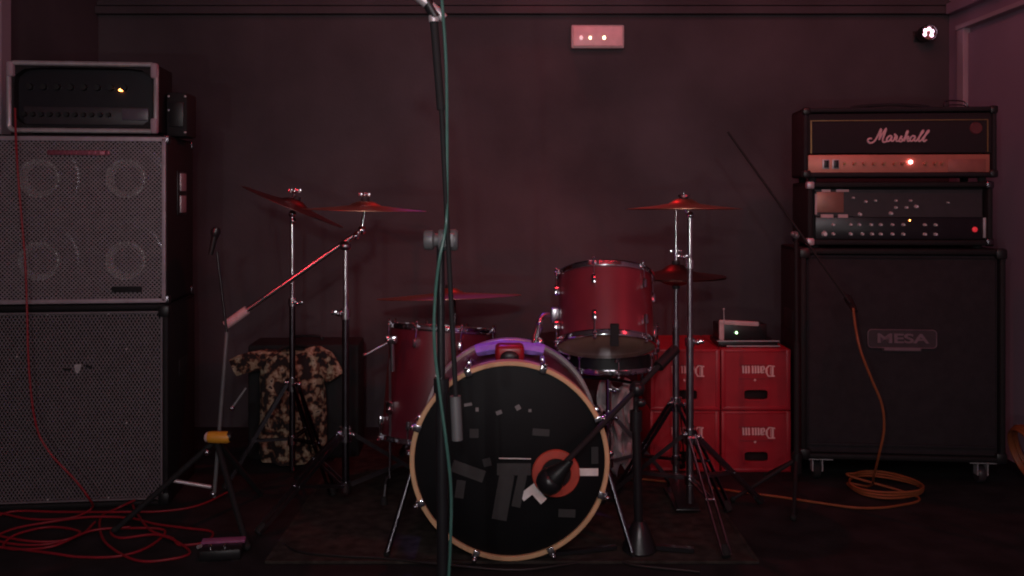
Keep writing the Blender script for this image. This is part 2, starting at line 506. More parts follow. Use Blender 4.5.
for x, z in ((0.16, 0.545), (0.16, 0.29), (-0.20, 0.525), (-0.1, 0.033), (0.1, 0.033), (0.1, 0.668), (-0.1, 0.668)):
    MB(axis((x, 0.004, z), (0, -1, 0), (0, 0, 1))).lathe([(0, 0.003), (0.003, 0.0025), (0.004, 0), (0, 0)], n=10).build('screw', 'silver', c1)
for sx in (-1, 1):
    for z in (0.024, 0.674):
        MB().box((sx * (w / 2 - 0.016), 0.016, z), (0.04, 0.04, 0.044), bev=0.01).build('corner_protector', 'black', c1)
for sx in (-1, 1):
    MB().box((sx * (w / 2 + 0.001), 0.2, 0.45), (0.004, 0.12, 0.06), bev=0.0015).build('side_handle', 'black_matte', c1)

# upper cabinet, four speakers
c2 = thing('speaker_cabinet', 'black bass cabinet with four speakers behind a bright grey perforated grille, stacked at left', 'speaker', (LX, LY, 0.70), STACK_L)
w, h = 0.58, 0.584
mb = open_box(MB(), w, h, 0.36, 0.014, 0.005)
mb.box((0, 0.05, h / 2), (w - 0.03, 0.012, h - 0.03))
mb.build('body', 'tolex', c2)
for sx in (-1, 1):
    for sz in (-1, 1):
        speaker(c2, sx * 0.1435, h / 2 + sz * 0.1425, 0.128, 0.042)
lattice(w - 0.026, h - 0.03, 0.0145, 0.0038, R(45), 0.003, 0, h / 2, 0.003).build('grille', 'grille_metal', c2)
MB().box((0, 0.0, 0.012), (w - 0.008, 0.012, 0.014), bev=0.002).box((0, 0.0, h - 0.014), (w - 0.008, 0.012, 0.016), bev=0.002)\
    .box((-w / 2 + 0.012, 0.0, h / 2), (0.014, 0.012, h - 0.02), bev=0.002).box((w / 2 - 0.012, 0, h / 2), (0.014, 0.012, h - 0.02), bev=0.002).build('grille_frame', 'grille_frame', c2)
mb = MB().box((-0.006, -0.003, h - 0.062), (0.20, 0.006, 0.017), bev=0.002)
for k in range(9): mb.box((-0.09 + k * 0.019, -0.007, h - 0.062), (0.011, 0.003, 0.009))
mb.ball((0.092, -0.006, h - 0.062), 0.009, (1, 0.3, 1)).build('nameplate', 'nameplate', c2, label='pinkish metal nameplate across the top of the grille')
MB().box((0.155, -0.003, 0.052), (0.10, 0.004, 0.02), bev=0.001).build('badge', 'black_matte', c2)
hp = MB().box((w / 2 + 0.001, 0.19, 0.385), (0.004, 0.13, 0.16), bev=0.0015).build('side_handle', 'black', c2)
MB().box((w / 2 + 0.005, 0.19, 0.425), (0.005, 0.075, 0.065), bev=0.002).box((w / 2 + 0.005, 0.19, 0.345), (0.005, 0.075, 0.062), bev=0.002).build('handle_plate', 'silver', hp, label='bare metal handle plate')
for sx in (-1, 1):
    for z in (0.014, h - 0.014):
        for yy in (0.016, 0.345):
            MB().box((sx * (w / 2 - 0.012), yy, z), (0.034, 0.034, 0.034), bev=0.008).build('corner_protector', 'chrome_dark', c2)

# head on top
a1 = thing('bass_amplifier', 'black bass amplifier head with silver rounded frame and glowing orange light, on the left stack', 'amplifier', (LX - 0.001, LY + 0.02, 1.284), STACK_L)
w, h = 0.488, 0.232
mb = MB().frame_holed(w, h, w / 2 - 0.014, h / 2 - 0.013, 0, h / 2, 0.20, T=Matrix.Translation((0, 0.01, 0.016)))
mb.box((0, 0.20, h / 2 + 0.016), (w - 0.02, 0.02, h - 0.02))
mb.build('case', 'tolex', a1)
# rounded outer silver frame
def rrect(w, h, r, n=6):
    pts = []
    for cx, cz, a in ((w / 2 - r, h - r, 0), (-w / 2 + r, h - r, 90), (-w / 2 + r, r, 180), (w / 2 - r, r, 270)):
        for k in range(n + 1):
            t = R(a + 90 * k / n); pts.append((cx + r * math.cos(t), cz + r * math.sin(t)))
    return pts
pts = rrect(w, h, 0.02)
MB(Matrix.Translation((0, 0.006, 0.016))).tube([(x, 0, z) for x, z in pts], 0.0085, n=8, smooth=0, closed=True).build('front_frame', 'silver', a1)
for sx, sz in ((1, 1), (-1, 1), (1, 0)):
    MB().box((sx * (w / 2 - 0.006), 0.008, 0.016 + (h - 0.022 if sz else 0.018)), (0.024, 0.03, 0.055), bev=0.008).build('corner_protector', 'casing', a1)
MB().box((0, 0.05, 0.016 + h / 2), (w - 0.03, 0.01, h - 0.03)).build('chassis', 'panel_black', a1)
MB().box((0, 0.042, 0.07), (w - 0.07, 0.008, 0.062), bev=0.002).build('control_panel', 'panel_grey', a1)
MB().box((0.165, 0.035, 0.076), (0.09, 0.008, 0.04), bev=0.002).build('display', 'display', a1)
for k in range(11):
    MB(axis((-0.205 + k * 0.028, 0.038, 0.074), (0, -1, 0), (0, 0, 1))).lathe([(0, 0.014), (0.007, 0.014), (0.009, 0), (0, 0)], n=14).build('knob', 'black', a1)
for k in range(8):
    MB(axis((-0.19 + k * 0.045, 0.045, 0.17), (0, -1, 0), (0, 0, 1))).lathe([(0, 0.012), (0.010, 0.012), (0.012, 0), (0, 0)], n=14).build('knob', 'black', a1)
MB().ball((0.116, 0.038, 0.162), 0.0055, (1.5, 0.6, 0.9)).build('pilot_light', 'led_orange', a1, label='glowing orange pilot light')
for sx in (-1, 1):
    for yy in (0.04, 0.17):
        MB(axis((sx * 0.21, yy, 0), (0, 0, 1))).lathe([(0, 0), (0.014, 0), (0.016, 0.016), (0, 0.016)], n=14).build('foot', 'rubber', a1)

# black box behind the head, on the rear corner of the stack
bx = thing('equipment_box', 'small black equipment box with tiny bright screws behind the left amplifier', 'equipment', (-1.215, 3.31, 1.284), R(4))
MB().box((0, 0, 0.085), (0.075, 0.12, 0.16), bev=0.008).build('case', 'black_matte', bx)
MB().box((0.0, -0.062, 0.085), (0.050, 0.008, 0.09), bev=0.003).build('front_plate', 'black', bx)
for x, z in ((0.03, 0.15), (0.03, 0.02), (-0.028, 0.10), (-0.028, 0.15)):
    MB().ball((x, -0.062, z), 0.0045, (1, 0.6, 1), n=8, m=6).build('screw', 'silver', bx)

# ---------------------------------------------------------------- right stack
TH = R(-5)
MXc, MYc = 1.070 + 0.384 * math.cos(TH), 3.38 + 0.384 * math.sin(TH)
c3 = thing('guitar_cabinet', 'large black guitar speaker cabinet on casters with small metal badge, standing at right', 'speaker', (MXc, MYc, 0), TH)
w, h, z0 = 0.740, 0.79, 0.088
mb = MB(Matrix.Translation((0, 0, z0)))
open_box(mb, w, h, 0.36, 0.022, 0.008)
mb.build('body', 'tolex', c3)
MB().box((0, 0.025, z0 + h / 2), (w - 0.05, 0.02, h - 0.05), bev=0.004).build('grille_cloth', 'cloth_black', c3)
mb = MB(Matrix.Translation((0, 0.012, z0 + 0.028)))
mb.tube([(x, 0, z) for x, z in rrect(w - 0.062, h - 0.062, 0.012)], 0.003, n=6, smooth=0, closed=True).build('piping', 'tolex_soft', c3)
MB().box((0, 0.012, z0 + 0.055), (w - 0.06, 0.008, 0.012), bev=0.002).build('lower_lip', 'tolex_soft', c3)
def P3(px, py, dy=0.0):   # point on the front of the cabinet from its place in the photo
    return ((px - 903) / 206.0 * w, dy, z0 + h - (py - 249.5) / 212.0 * h)
x0, _, zt = P3(868, 330); x1, _, zb = P3(938, 349)
cx, cz = (x0 + x1) / 2, (zt + zb) / 2
bd = MB(Matrix.Translation((cx, 0.006, zb))).prism(rrect(x1 - x0, zt - zb, 0.016), 0.006).prism([(-0.075, 0.004), (-0.068, -0.012), (0.068, -0.012), (0.075, 0.004)], 0.006).build('badge', 'mesa_plate', c3)
MB(Matrix.Translation((cx, 0.005, zb + 0.002))).tube([(x, 0, z) for x, z in rrect(x1 - x0 - 0.004, zt - zb - 0.004, 0.014)], 0.0018, n=6, smooth=0, closed=True).build('badge_rim', 'mesa_letter', bd)
text_mesh('MESA', 0.048, 0.0015, 'lettering', 'mesa_letter', bd, (cx, 0.004, cz), 1.62, bold=0.0012)
MB().box((cx, 0.004, zb - 0.003), (0.13, 0.003, 0.009)).build('lettering_strip', 'mesa_letter', bd)
for sx in (-1, 1):
    for yy in (0.05, 0.31):
        cst = MB().box((sx * 0.30, yy, z0 - 0.003), (0.105, 0.07, 0.006)).box((sx * 0.30 - 0.018, yy, z0 - 0.03), (0.004, 0.035, 0.05)).box((sx * 0.30 + 0.018, yy, z0 - 0.03), (0.004, 0.035, 0.05)).build('caster', 'silver', c3)
        MB(axis((sx * 0.30 - 0.014, yy + 0.012, 0.0335), (1, 0, 0))).lathe([(0, 0), (0.03, 0), (0.033, 0.004), (0.033, 0.024), (0.03, 0.028), (0, 0.028)], n=24).build('wheel', 'rubber' if sx < 0 else 'panel_grey', cst)
    MB().box((sx * (w / 2 + 0.001), 0.2, z0 + 0.5), (0.004, 0.16, 0.08), bev=0.0015).build('side_handle', 'black_matte', c3)
    for z in (z0 + 0.018, z0 + h - 0.018):
        MB().box((sx * (w / 2 - 0.016), 0.016, z), (0.042, 0.042, 0.042), bev=0.01).build('corner_protector', 'black', c3)

# middle head
a2 = thing('guitar_amplifier', 'black guitar amplifier head with two rows of small bright knobs, middle of the right stack', 'amplifier', (MXc + 0.002, MYc + 0.03, z0 + h), TH)
w, h = 0.674, 0.238
mb = MB(Matrix.Translation((0, 0, 0.012)))
open_box(mb, w, h, 0.26, 0.02, 0.006)
mb.build('case', 'tolex', a2)
MB().box((0, 0.05, 0.012 + h / 2), (w - 0.04, 0.01, h - 0.04)).build('baffle', 'black_matte', a2)
def P2(px, py):
    return ((px - 897.5) / 189.0 * w, 0.012 + h - (py - 183) / 64.0 * h)
def rect2(mb, x0, y0, x1, y1, yy, t, bev=0.0):
    a = P2(x0, y0); b = P2(x1, y1)
    return mb.box(((a[0] + b[0]) / 2, yy, (a[1] + b[1]) / 2), (abs(b[0] - a[0]), t, abs(a[1] - b[1])), bev=bev)
rect2(MB(), 813, 192, 984, 218, 0.035, 0.01).build('upper_panel', 'panel_grey', a2)
rect2(MB(), 813, 219, 984, 241, 0.03, 0.012, 0.001).build('control_panel', 'panel_black', a2)
pl = rect2(MB(), 814, 193, 842, 214, 0.027, 0.008, 0.001).build('maker_plate', 'plate_pink', a2)
mb = MB()
for a, b in ((819, 828), (834, 847)): rect2(mb, a, 190.5, b, 193, 0.022, 0.006)
for a, b in ((818, 831), (836, 846)): rect2(mb, a, 216, b, 219.5, 0.022, 0.006)
rect2(mb, 812, 195, 814, 216, 0.022, 0.006)
mb.build('plate_edging', 'pale', pl)
mb = MB(); rect2(mb, 812, 191, 984, 192.3, 0.024, 0.006); rect2(mb, 852, 217.3, 984, 218.6, 0.024, 0.006); mb.build('panel_edging', 'panel_grey', a2)
rect2(MB(), 984, 219, 989, 239.5, 0.02, 0.008, 0.001).build('end_plate', 'silver', a2)
def knob(parent, px, py, m='knob_bright', r=0.0075, yy=0.024, name='knob', tip='chrome'):
    x, z = P2(px, py)
    k = MB(axis((x, yy, z), (0, -1, 0), (0, 0, 1))).lathe([(0, 0.015), (r * 0.7, 0.015), (r * 0.8, 0.013), (r, 0.002), (r * 1.1, 0), (0, 0)], n=14).build(name, m, parent)
    return k
for px in (831, 849, 858, 870, 880, 892, 903, 925, 936): knob(a2, px, 226.5, 'knob_bright', 0.0055)
for px in (822, 831, 849, 861, 871, 880, 892, 903, 925, 936): knob(a2, px, 236, 'knob_bright', 0.006 if px != 822 else 0.010)
for px, py, r in ((865, 203, 0.006), (875, 202, 0.005), (896, 202, 0.005), (896, 209, 0.006), (911, 202, 0.005), (907, 209, 0.006), (917, 208, 0.008), (852, 199, 0.005), (859, 216, 0.008), (891, 215, 0.008), (949, 204, 0.004)):
    knob(a2, px, py, 'knob_bright', r * 0.85, 0.030, 'upper_knob')
x, z = P2(976, 231); MB().ball((x, 0.022, z), 0.010, (1, 0.5, 1)).build('standby_lamp', 'led_red_dim', a2, label='dull red lamp')
x, z = P2(910, 222); MB().ball((x, 0.022, z), 0.003, (1, 0.6, 1)).build('channel_lamp', 'led_orange', a2)
for sx in (-1, 1):
    for z in (0.012 + 0.012, h):
        MB().box((sx * (w / 2 - 0.011), 0.012, z), (0.030, 0.034, 0.030), bev=0.008).build('corner_protector', 'silver' if sx < 0 else 'chrome_dark', a2)
    for yy in (0.05, 0.22):
        MB(axis((sx * 0.3, yy, 0), (0, 0, 1))).lathe([(0, 0), (0.016, 0), (0.016, 0.014), (0, 0.014)], n=14).build('foot', 'rubber', a2)

# top head
a3 = thing('guitar_amplifier', 'black guitar amplifier head with white script logo and gold panel, top of the right stack', 'amplifier', (MXc - 0.002, MYc + 0.02, z0 + 0.79 + 0.250), TH)
w, h = 0.702, 0.262
mb = MB(Matrix.Translation((0, 0, 0.018)))
open_box(mb, w, h, 0.21, 0.018, 0.008)
mb.build('case', 'tolex_soft', a3)
def P1(px, py):
    return ((px - 896.5) / 196.0 * w, 0.018 + h - (py - 106) / 70.0 * h)
def rect1(mb, x0, y0, x1, y1, yy, t, bev=0.0):
    a = P1(x0, y0); b = P1(x1, y1)
    return mb.box(((a[0] + b[0]) / 2, yy, (a[1] + b[1]) / 2), (abs(b[0] - a[0]), t, abs(a[1] - b[1])), bev=bev)
rect1(MB(), 804, 112, 990, 152, 0.022, 0.02, 0.003).build('grille_cloth', 'cloth_salt', a3)
rect1(MB(), 804, 153.5, 988, 171.5, 0.020, 0.016, 0.001).build('front_panel', 'gold_panel', a3)
rect1(MB(), 946, 158, 984, 171, 0.011, 0.003, 0.001).build('panel_inlay', 'inlay', a3, label='duller plate at the right end of the gold panel')
mb = MB()
for a in ((806.2, 119, 807.4, 152), (985, 119, 986.2, 151)): rect1(mb, *a, 0.009, 0.003)
rect1(mb, 806, 118.6, 986, 119.4, 0.010, 0.002)
mb.build('gold_piping', 'gold', a3)
def sw(px):
    f = rect1(MB(), px - 3.5, 158, px + 3.5, 167.5, 0.010, 0.006, 0.001).build('switch', 'silver', a3)
    rect1(MB(), px - 2.2, 159, px + 2.6, 166.5, 0.005, 0.006, 0.001).build('rocker', 'black', f)
sw(822); sw(832)
for px in (841,): 
    x, z = P1(px, 162.5); MB(axis((x, 0.012, z), (0, -1, 0), (0, 0, 1))).lathe([(0, 0.01), (0.004, 0.01), (0.005, 0), (0, 0)], n=12).build('jack', 'gold', a3)
for px in (851, 861, 871, 881, 892, 900, 923, 933, 940):
    x, z = P1(px, 162.5)
    kb = MB(axis((x, 0.012, z), (0, -1, 0), (0, 0, 1))).lathe([(0, 0.012), (0.006, 0.012), (0.007, 0), (0, 0)], n=16).build('knob', 'gold_panel', a3)
    MB().box((x, -0.001, z), (0.012, 0.002, 0.003), rot=Euler((0, -0.5, 0))).build('pointer', 'gold', kb)
x, z = P1(908, 161); MB().ball((x, 0.006, z), 0.0075, (1, 0.8, 1)).build('pilot_lamp', 'led_red', a3, label='glowing red jewel lamp')
x, z = P1(974.5, 127.5); MB(axis((x, 0.012, z), (0, -1, 0), (0, 0, 1))).lathe([(0, 0.003), (0.02, 0.003), (0.023, 0), (0, 0)], n=28).build('round_badge', 'badge', a3)
# script lettering
def L1(u, v):   # crop coordinates 1024x384 of the region 860..940 x 120..150
    x, z = P1(860 + u / 12.8, 120 + v / 12.8)
    return (x, 0.006, z)
strokes = [
    [(110, 222), (78, 222), (58, 242), (72, 272), (110, 278), (150, 250), (190, 185), (232, 98), (222, 170), (205, 240)],
    [(205, 240), (245, 170), (300, 92), (275, 170), (252, 235), (262, 268), (300, 262)],
    [(372, 196), (345, 188), (312, 215), (306, 248), (330, 258), (360, 225), (372, 196), (362, 240), (380, 258), (400, 240)],
    [(400, 240), (418, 190), (402, 165), (440, 200), (425, 240), (440, 258), (462, 250)],
    [(462, 250), (500, 190), (492, 215), (508, 245), (490, 264), (462, 256)],
    [(508, 255), (540, 215), (580, 140), (572, 130), (556, 165), (530, 262)],
    [(534, 245), (570, 200), (585, 205), (572, 245), (585, 260), (606, 245)],
    [(672, 200), (645, 190), (614, 215), (608, 246), (630, 258), (660, 228), (674, 198), (664, 240), (678, 258), (700, 242)],
    [(700, 242), (745, 180), (782, 132), (768, 128), (735, 190), (716, 240), (728, 260), (755, 245)],
    [(755, 245), (800, 190), (852, 134), (838, 126), (806, 180), (778, 240), (790, 262), (822, 240)],
]
mb = MB()
for s in strokes: mb.tube([L1(*p) for p in s], 0.0036, n=6, smooth=4)
mb.tube([L1(60, 262), L1(90, 282), L1(140, 262)], 0.0034, n=6)
mb.build('script_logo', 'logo_white', a3)
# strap handle, feet
MB().tube([(-0.15, 0.11, 0.018 + h), (-0.13, 0.11, 0.018 + h + 0.012), (0, 0.11, 0.018 + h + 0.020), (0.13, 0.11, 0.018 + h + 0.012), (0.15, 0.11, 0.018 + h)], 0.007, n=8).box((-0.15, 0.11, 0.018 + h + 0.004), (0.05, 0.03, 0.010), bev=0.003).box((0.15, 0.11, 0.018 + h + 0.004), (0.05, 0.03, 0.010), bev=0.003).build('strap_handle', 'tolex_soft', a3)
for sx in (-1, 1):
    for z in (0.018 + 0.012, 0.018 + h - 0.012):
        MB().box((sx * (w / 2 - 0.012), 0.012, z), (0.030, 0.034, 0.030), bev=0.008).build('corner_protector', 'black', a3)
    for yy in (0.04, 0.2):
        MB(axis((sx * 0.31, yy, 0), (0, 0, 1))).lathe([(0, 0), (0.014, 0), (0.016, 0.02), (0, 0.02)], n=14).build('foot', 'rubber', a3)

# little wire rack at the rear of the top head
wr = thing('wire_bracket', 'small bent dark wire bracket on top of the upper right amplifier', 'bracket', (1.735, 3.50, z0 + 0.79 + 0.250 + 0.018 + 0.262 - 0.0), TH)
MB().tube([(-0.05, 0, 0.002), (-0.05, 0, 0.035), (0.02, 0, 0.035), (0.045, 0, 0.0)], 0.0025, n=6, smooth=3).tube([(-0.035, 0.02, 0.002), (-0.035, 0.02, 0.022), (0.03, 0.02, 0.022), (0.04, 0.02, 0.002)], 0.0025, n=6, smooth=3).box((0, 0.01, 0.002), (0.10, 0.03, 0.004)).build('wire', 'chrome_dark', wr)

# ---------------------------------------------------------------- beer crates
CW, CH, CD = 0.270, 0.240, 0.37
def crate(label, loc):
    t = thing('beer_crate', label, 'crate', loc, 0, 'upside-down red beer crates')
    mb = MB()
    hz_ = 0.062
    mb.frame_holed(CW, CH - 0.004, 0.046, 0.020, 0, hz_, 0.006, n=48, T=Matrix.Translation((0, 0, 0.002)))
    mb.box((-CW / 2 + 0.003, CD / 2, CH / 2), (0.006, CD - 0.002, CH - 0.006), bev=0.001)
    mb.box((CW / 2 - 0.003, CD / 2, CH / 2), (0.006, CD - 0.002, CH - 0.006), bev=0.001)
    mb.box((0, CD - 0.003, CH / 2), (CW - 0.004, 0.006, CH - 0.006), bev=0.001)
    mb.box((0, CD / 2, CH - 0.004), (CW - 0.004, CD - 0.004, 0.006), bev=0.001)
    # corner posts and rims
    for sx in (-1, 1):
        mb.box((sx * (CW / 2 - 0.009), 0.004, CH / 2), (0.018, 0.014, CH - 0.004), bev=0.004)
    mb.box((0, 0.002, 0.010), (CW - 0.003, 0.010, 0.014), bev=0.003)
    mb.box((0, 0.002, CH - 0.008), (CW - 0.003, 0.008, 0.010), bev=0.003)
    mb.build('body', 'crate', t)
    MB().frame_holed(0.104, 0.052, 0.0455, 0.0195, 0, 0.026, 0.004, n=40, T=Matrix.Translation((0, -0.003, hz_ - 0.026))).build('handle_rim', 'crate', t)
    MB().box((0, 0.06, hz_), (0.16, 0.004, 0.07)).build('handle_recess_shade', 'crate_in', t)  # dark plate behind the handle hole, recess shade put into its colour
    # lettering, turned upside down with the crate
    Z = 0.158
    T = Matrix.Translation((0.008, -0.004, Z)) @ Matrix.Rotation(PI, 4, 'Y') @ Matrix.Diagonal((1.12, 1, 1.2, 1))
    mb = MB(T)
    def q(x0, z0_, x1, z1, wd=0.0070):
        a = V((x0, 0, z0_)); b = V((x1, 0, z1)); dd = (b - a).normalized(); nn = V((-dd.z, 0, dd.x)) * wd / 2
        mb.add([a - nn, b - nn, b + nn, a + nn, a - nn + V((0, .003, 0)), b - nn + V((0, .003, 0)), b + nn + V((0, .003, 0)), a + nn + V((0, .003, 0))],
               [(0, 1, 2, 3), (7, 6, 5, 4), (0, 4, 5, 1), (1, 5, 6, 2), (2, 6, 7, 3), (3, 7, 4, 0)])
    s = 1.0
    # D
    q(-0.058, 0.019, -0.034, 0.019, 0.004); q(-0.050, 0.018, -0.050, -0.014); q(-0.058, -0.012, -0.038, -0.015, 0.004)
    q(-0.036, 0.019, -0.029, 0.008, 0.0045); q(-0.029, 0.009, -0.029, -0.006); q(-0.029, -0.005, -0.038, -0.015, 0.0045); q(-0.043, 0.014, -0.043, -0.010, 0.0022)
    # a
    q(-0.021, 0.006, -0.011, 0.009, 0.004); q(-0.0105, 0.008, -0.0105, -0.013); q(-0.020, -0.001, -0.012, 0.002, 0.003); q(-0.0205, -0.001, -0.0205, -0.012, 0.0045); q(-0.020, -0.013, -0.012, -0.011, 0.003)
    # m m
    for ox in (0.0, 0.033):
        for k in range(3):
            x = -0.001 + ox + k * 0.0098
            q(x, 0.008, x, -0.013, 0.0054); q(x - 0.004, 0.006, x + 0.002, 0.0095, 0.0035); q(x - 0.001, -0.014, x + 0.004, -0.011, 0.0035)
    mb.build('lettering', 'print', t)
    pts = []
    for k in range(10):
        r = 0.0062 if k % 2 == 0 else 0.0026
        a = PI / 2 + k * PI / 5
        pts.append((r * math.cos(a), r * math.sin(a)))
    MB(Matrix.Translation((-0.004, -0.0035, Z - 0.038)) @ Matrix.Rotation(PI, 4, 'Y')).prism(pts, 0.003).build('star', 'print', t)
    bx_ = MB(Matrix.Translation((0, -0.003, 0)))
    for a in ((-0.066, 0.178, 0.066, 0.1792), (-0.066, 0.124, 0.066, 0.1252)):
        bx_.box(((a[0] + a[2]) / 2, 0, (a[1] + a[3]) / 2), (a[2] - a[0], 0.002, 0.0012))
    bx_.build('label_border', 'badge', t)
    return t
CX = 1.084 - CW / 2
k0 = crate('red upside-down crate on the floor beside the right cabinet', (CX, 3.5, 0))
dup(k0, (CX, 3.503, CH), 0, 'red upside-down crate with a small black unit on it, beside the right cabinet', 'upside-down red beer crates')
dup(k0, (CX - CW - 0.006, 3.505, 0), 0, 'red upside-down crate on the floor behind the cymbal stand legs', 'upside-down red beer crates')
dup(k0, (CX - CW - 0.005, 3.50, CH), 0, 'red upside-down crate, upper one behind the two chrome cymbal stand poles', 'upside-down red beer crates')

rc = thing('audio_unit', 'small black unit with pale bracket and green light on the upper right crate', 'equipment', (0.93, 3.62, 2 * CH - 0.001), 0)
MB().box((-0.0, 0, 0.016), (0.235, 0.15, 0.020), bev=0.003).build('tray', 'black', rc)
MB().box((-0.0, -0.076, 0.026), (0.245, 0.006, 0.004)).box((0.02, -0.077, 0.006), (0.21, 0.005, 0.004)).build('tray_edge', 'silver', rc)
MB().box((-0.015, 0.0, 0.058), (0.19, 0.11, 0.062), bev=0.004).build('case', 'black', rc)
MB().box((-0.101, -0.058, 0.066), (0.020, 0.012, 0.078), bev=0.003).box((-0.032, -0.058, 0.094), (0.156, 0.014, 0.018), rot=Euler((0, 0.05, 0)), bev=0.003).build('bracket', 'pale', rc, label='pale L-shaped bracket')
MB().bar((-0.092, -0.066, 0.09), (-0.094, -0.066, 0.148), 0.002).ball((-0.094, -0.066, 0.150), 0.0045, n=8, m=6).build('antenna', 'silver', rc)
MB().ball((-0.042, -0.060, 0.056), 0.005, (1, 0.5, 1), n=8, m=6).build('power_light', 'led_green', rc, label='glowing green light')
for sx in (-1, 1):
    MB().box((sx * 0.09, 0, 0.003), (0.02, 0.1, 0.006)).build('foot', 'rubber', rc)

# ---------------------------------------------------------------- drums
def drum_tilt_parts(parent, T, r, L, shell_m, n_lugs, top_head, bot_head, hoop_m='chrome', off=0.2, bottom_rods=True):
    "T: local z from the bottom head to the top head, origin at the bottom"
    MB(T).lathe([(r - 0.006, 0.004), (r, 0.004), (r, L - 0.004), (r - 0.006, L - 0.004)], n=64, closed=True).build('shell', shell_m, parent)
    MB(T).lathe([(0, 0.0), (r - 0.004, 0.0), (r + 0.003, 0.002), (r + 0.003, 0.006), (0, 0.004)], n=64).build('bottom_head', bot_head, parent)
    MB(T).lathe([(0, L), (r - 0.004, L), (r + 0.003, L - 0.002), (r + 0.003, L - 0.006), (0, L - 0.004)], n=64).build('top_head', top_head, parent)
    for z, s in ((0.0, -1), (L, 1)):
        MB(T).lathe([(r + 0.002, z - s * 0.010), (r + 0.010, z - s * 0.010), (r + 0.011, z - s * 0.007), (r + 0.007, z - s * 0.005), (r + 0.007, z + s * 0.004), (r + 0.011, z + s * 0.006), (r + 0.010, z + s * 0.009), (r + 0.002, z + s * 0.009)], n=64, closed=True).build('hoop', hoop_m, parent)
    for k in range(n_lugs):
        a = off + 2 * PI * k / n_lugs
        c, s_ = math.cos(a), math.sin(a)
        for z, sg in ((0.055, -1), (L - 0.055, 1)):
            lug = MB(T @ Matrix.Translation(((r + 0.010) * c, (r + 0.010) * s_, z)) @ Matrix.Rotation(a, 4, 'Z'))
            lug.box((0, 0, 0), (0.022, 0.016, 0.034), bev=0.006)
            lug.T = T
            zt_ = (L + 0.016) if sg > 0 else -0.016
            lug.bar(((r + 0.013) * c, (r + 0.013) * s_, z), ((r + 0.013) * c, (r + 0.013) * s_, zt_), 0.003, n=8)
            lug.ball(((r + 0.013) * c, (r + 0.013) * s_, zt_), 0.0065, n=8, m=6)
            lug.ball(((r + 0.013) * c, (r + 0.013) * s_, zt_ - sg * 0.014), 0.0085, (1, 1, 0.8), n=8, m=6)
            lug.build('lug', 'chrome', parent)


# bass drum
BX, BYf, BZ, BR = -0.007, 2.61, 0.302, 0.290
bd = thing('bass_drum', 'red bass drum with black front head and natural wood hoop, facing front', 'drum', (BX, BYf, 0.008))
Tb = axis((0, 0, BZ - 0.008), (0, -1, 0), (0, 0, 1))     # local z toward the viewer; x,y in the head plane
mb = MB(Tb).lathe([(0.272, -0.03), (0.279, -0.03), (0.279, -0.42), (0.272, -0.42)], n=96, closed=True).build('shell', 'drum_dark', bd)
MB(Tb).lathe([(0, -0.008), (0.276, -0.010), (0.281, -0.012), (0.281, -0.02), (0, -0.014)], n=96).build('front_head', 'head_black', bd)
MB(Tb).lathe([(0, -0.442), (0.278, -0.440), (0.278, -0.434), (0, -0.436)], n=96).build('batter_head', 'head_white', bd)
MB(Tb).lathe([(0.2765, -0.040), (0.2765, -0.002), (0.2785, 0.0), (0.2885, 0.0), (0.2905, -0.002), (0.2905, -0.038), (0.2885, -0.040)], n=96, closed=True).build('hoop', 'wood_hoop', bd)
MB(Tb).lathe([(0.2785, -0.455), (0.2785, -0.418), (0.2885, -0.416), (0.2905, -0.420), (0.2905, -0.452), (0.2885, -0.455)], n=96, closed=True).build('hoop', 'hoop_grey', bd, label='grey rear hoop')
for k in range(8):
    a = R(25 + 45 * k) if k % 2 == 0 else R(70 + 45 * (k - 1))
    c, s = math.cos(a), math.sin(a)
    # in-plane axes: world x = local?; use world coordinates directly
    def BP(r, y, a=a): return V((r * math.cos(a), y, BZ - 0.008 + r * math.sin(a)))
    cl = MB()
    Tc = Matrix.Translation(BP(0.293, 0.012)) @ Matrix.Rotation(-(a - PI / 2), 4, 'Y')
    cl.box((0, 0, 0), (0, 0, 0)) if False else None
    b2 = MB(Tc)
    b2.box((0, 0, 0), (0.022, 0.044, 0.007), bev=0.003).box((0, -0.020, -0.009), (0.020, 0.006, 0.022), bev=0.002)
    b2.bar((0, -0.026, 0.007), (0, 0.11, 0.007), 0.0032, n=8)
    b2.ball((0, -0.024, 0.007), 0.0075, n=10, m=6)
    b2.box((0, 0.115, -0.004), (0.018, 0.05, 0.022), bev=0.006)
    b2.build('claw_hook', 'chrome', bd)
# tape, ring and mic-hole on the front head
def hp_(px, py): return ((px - 509.6) / 344.8, (463.5 - py) / 344.8)
patch_n = [0]
def patch(cx, cy, w_, h_, ang, m, label=None):
    patch_n[0] += 1
    x, z = hp_(cx, cy)
    T = Matrix.Translation((x, 0.0076 - 0.00022 * patch_n[0], z + BZ - 0.008)) @ Matrix.Rotation(-R(ang), 4, 'Y')
    MB(T).box((0, 0, 0), (w_ / 344.8, 0.0010, h_ / 344.8)).build('tape', m, bd, label)
patch(589, 475, 19, 7.5, 0, 'tape_white', 'strip of white tape')
patch(529, 495, 19, 8, 38, 'tape_white', 'strip of white tape')
patch(539, 499, 8, 15, 42, 'tape_white', 'strip of white tape')
for a in ((468, 474, 34, 12, -20), (460, 492, 9, 18, -8), (503, 500, 15, 46, -10), (514, 472, 34, 12, 0), (474, 436, 9, 9, 0), (541, 435, 17, 7, -4), (567, 516, 17, 8, -2), (595, 458, 7, 17, 0), (487, 465, 8, 8, 15), (520, 490, 9, 40, -12)):
    patch(*a, 'tape_grey' if a[2] * a[3] > 330 or a[2] == 17 or a[2] == 9 else 'tape_dim')
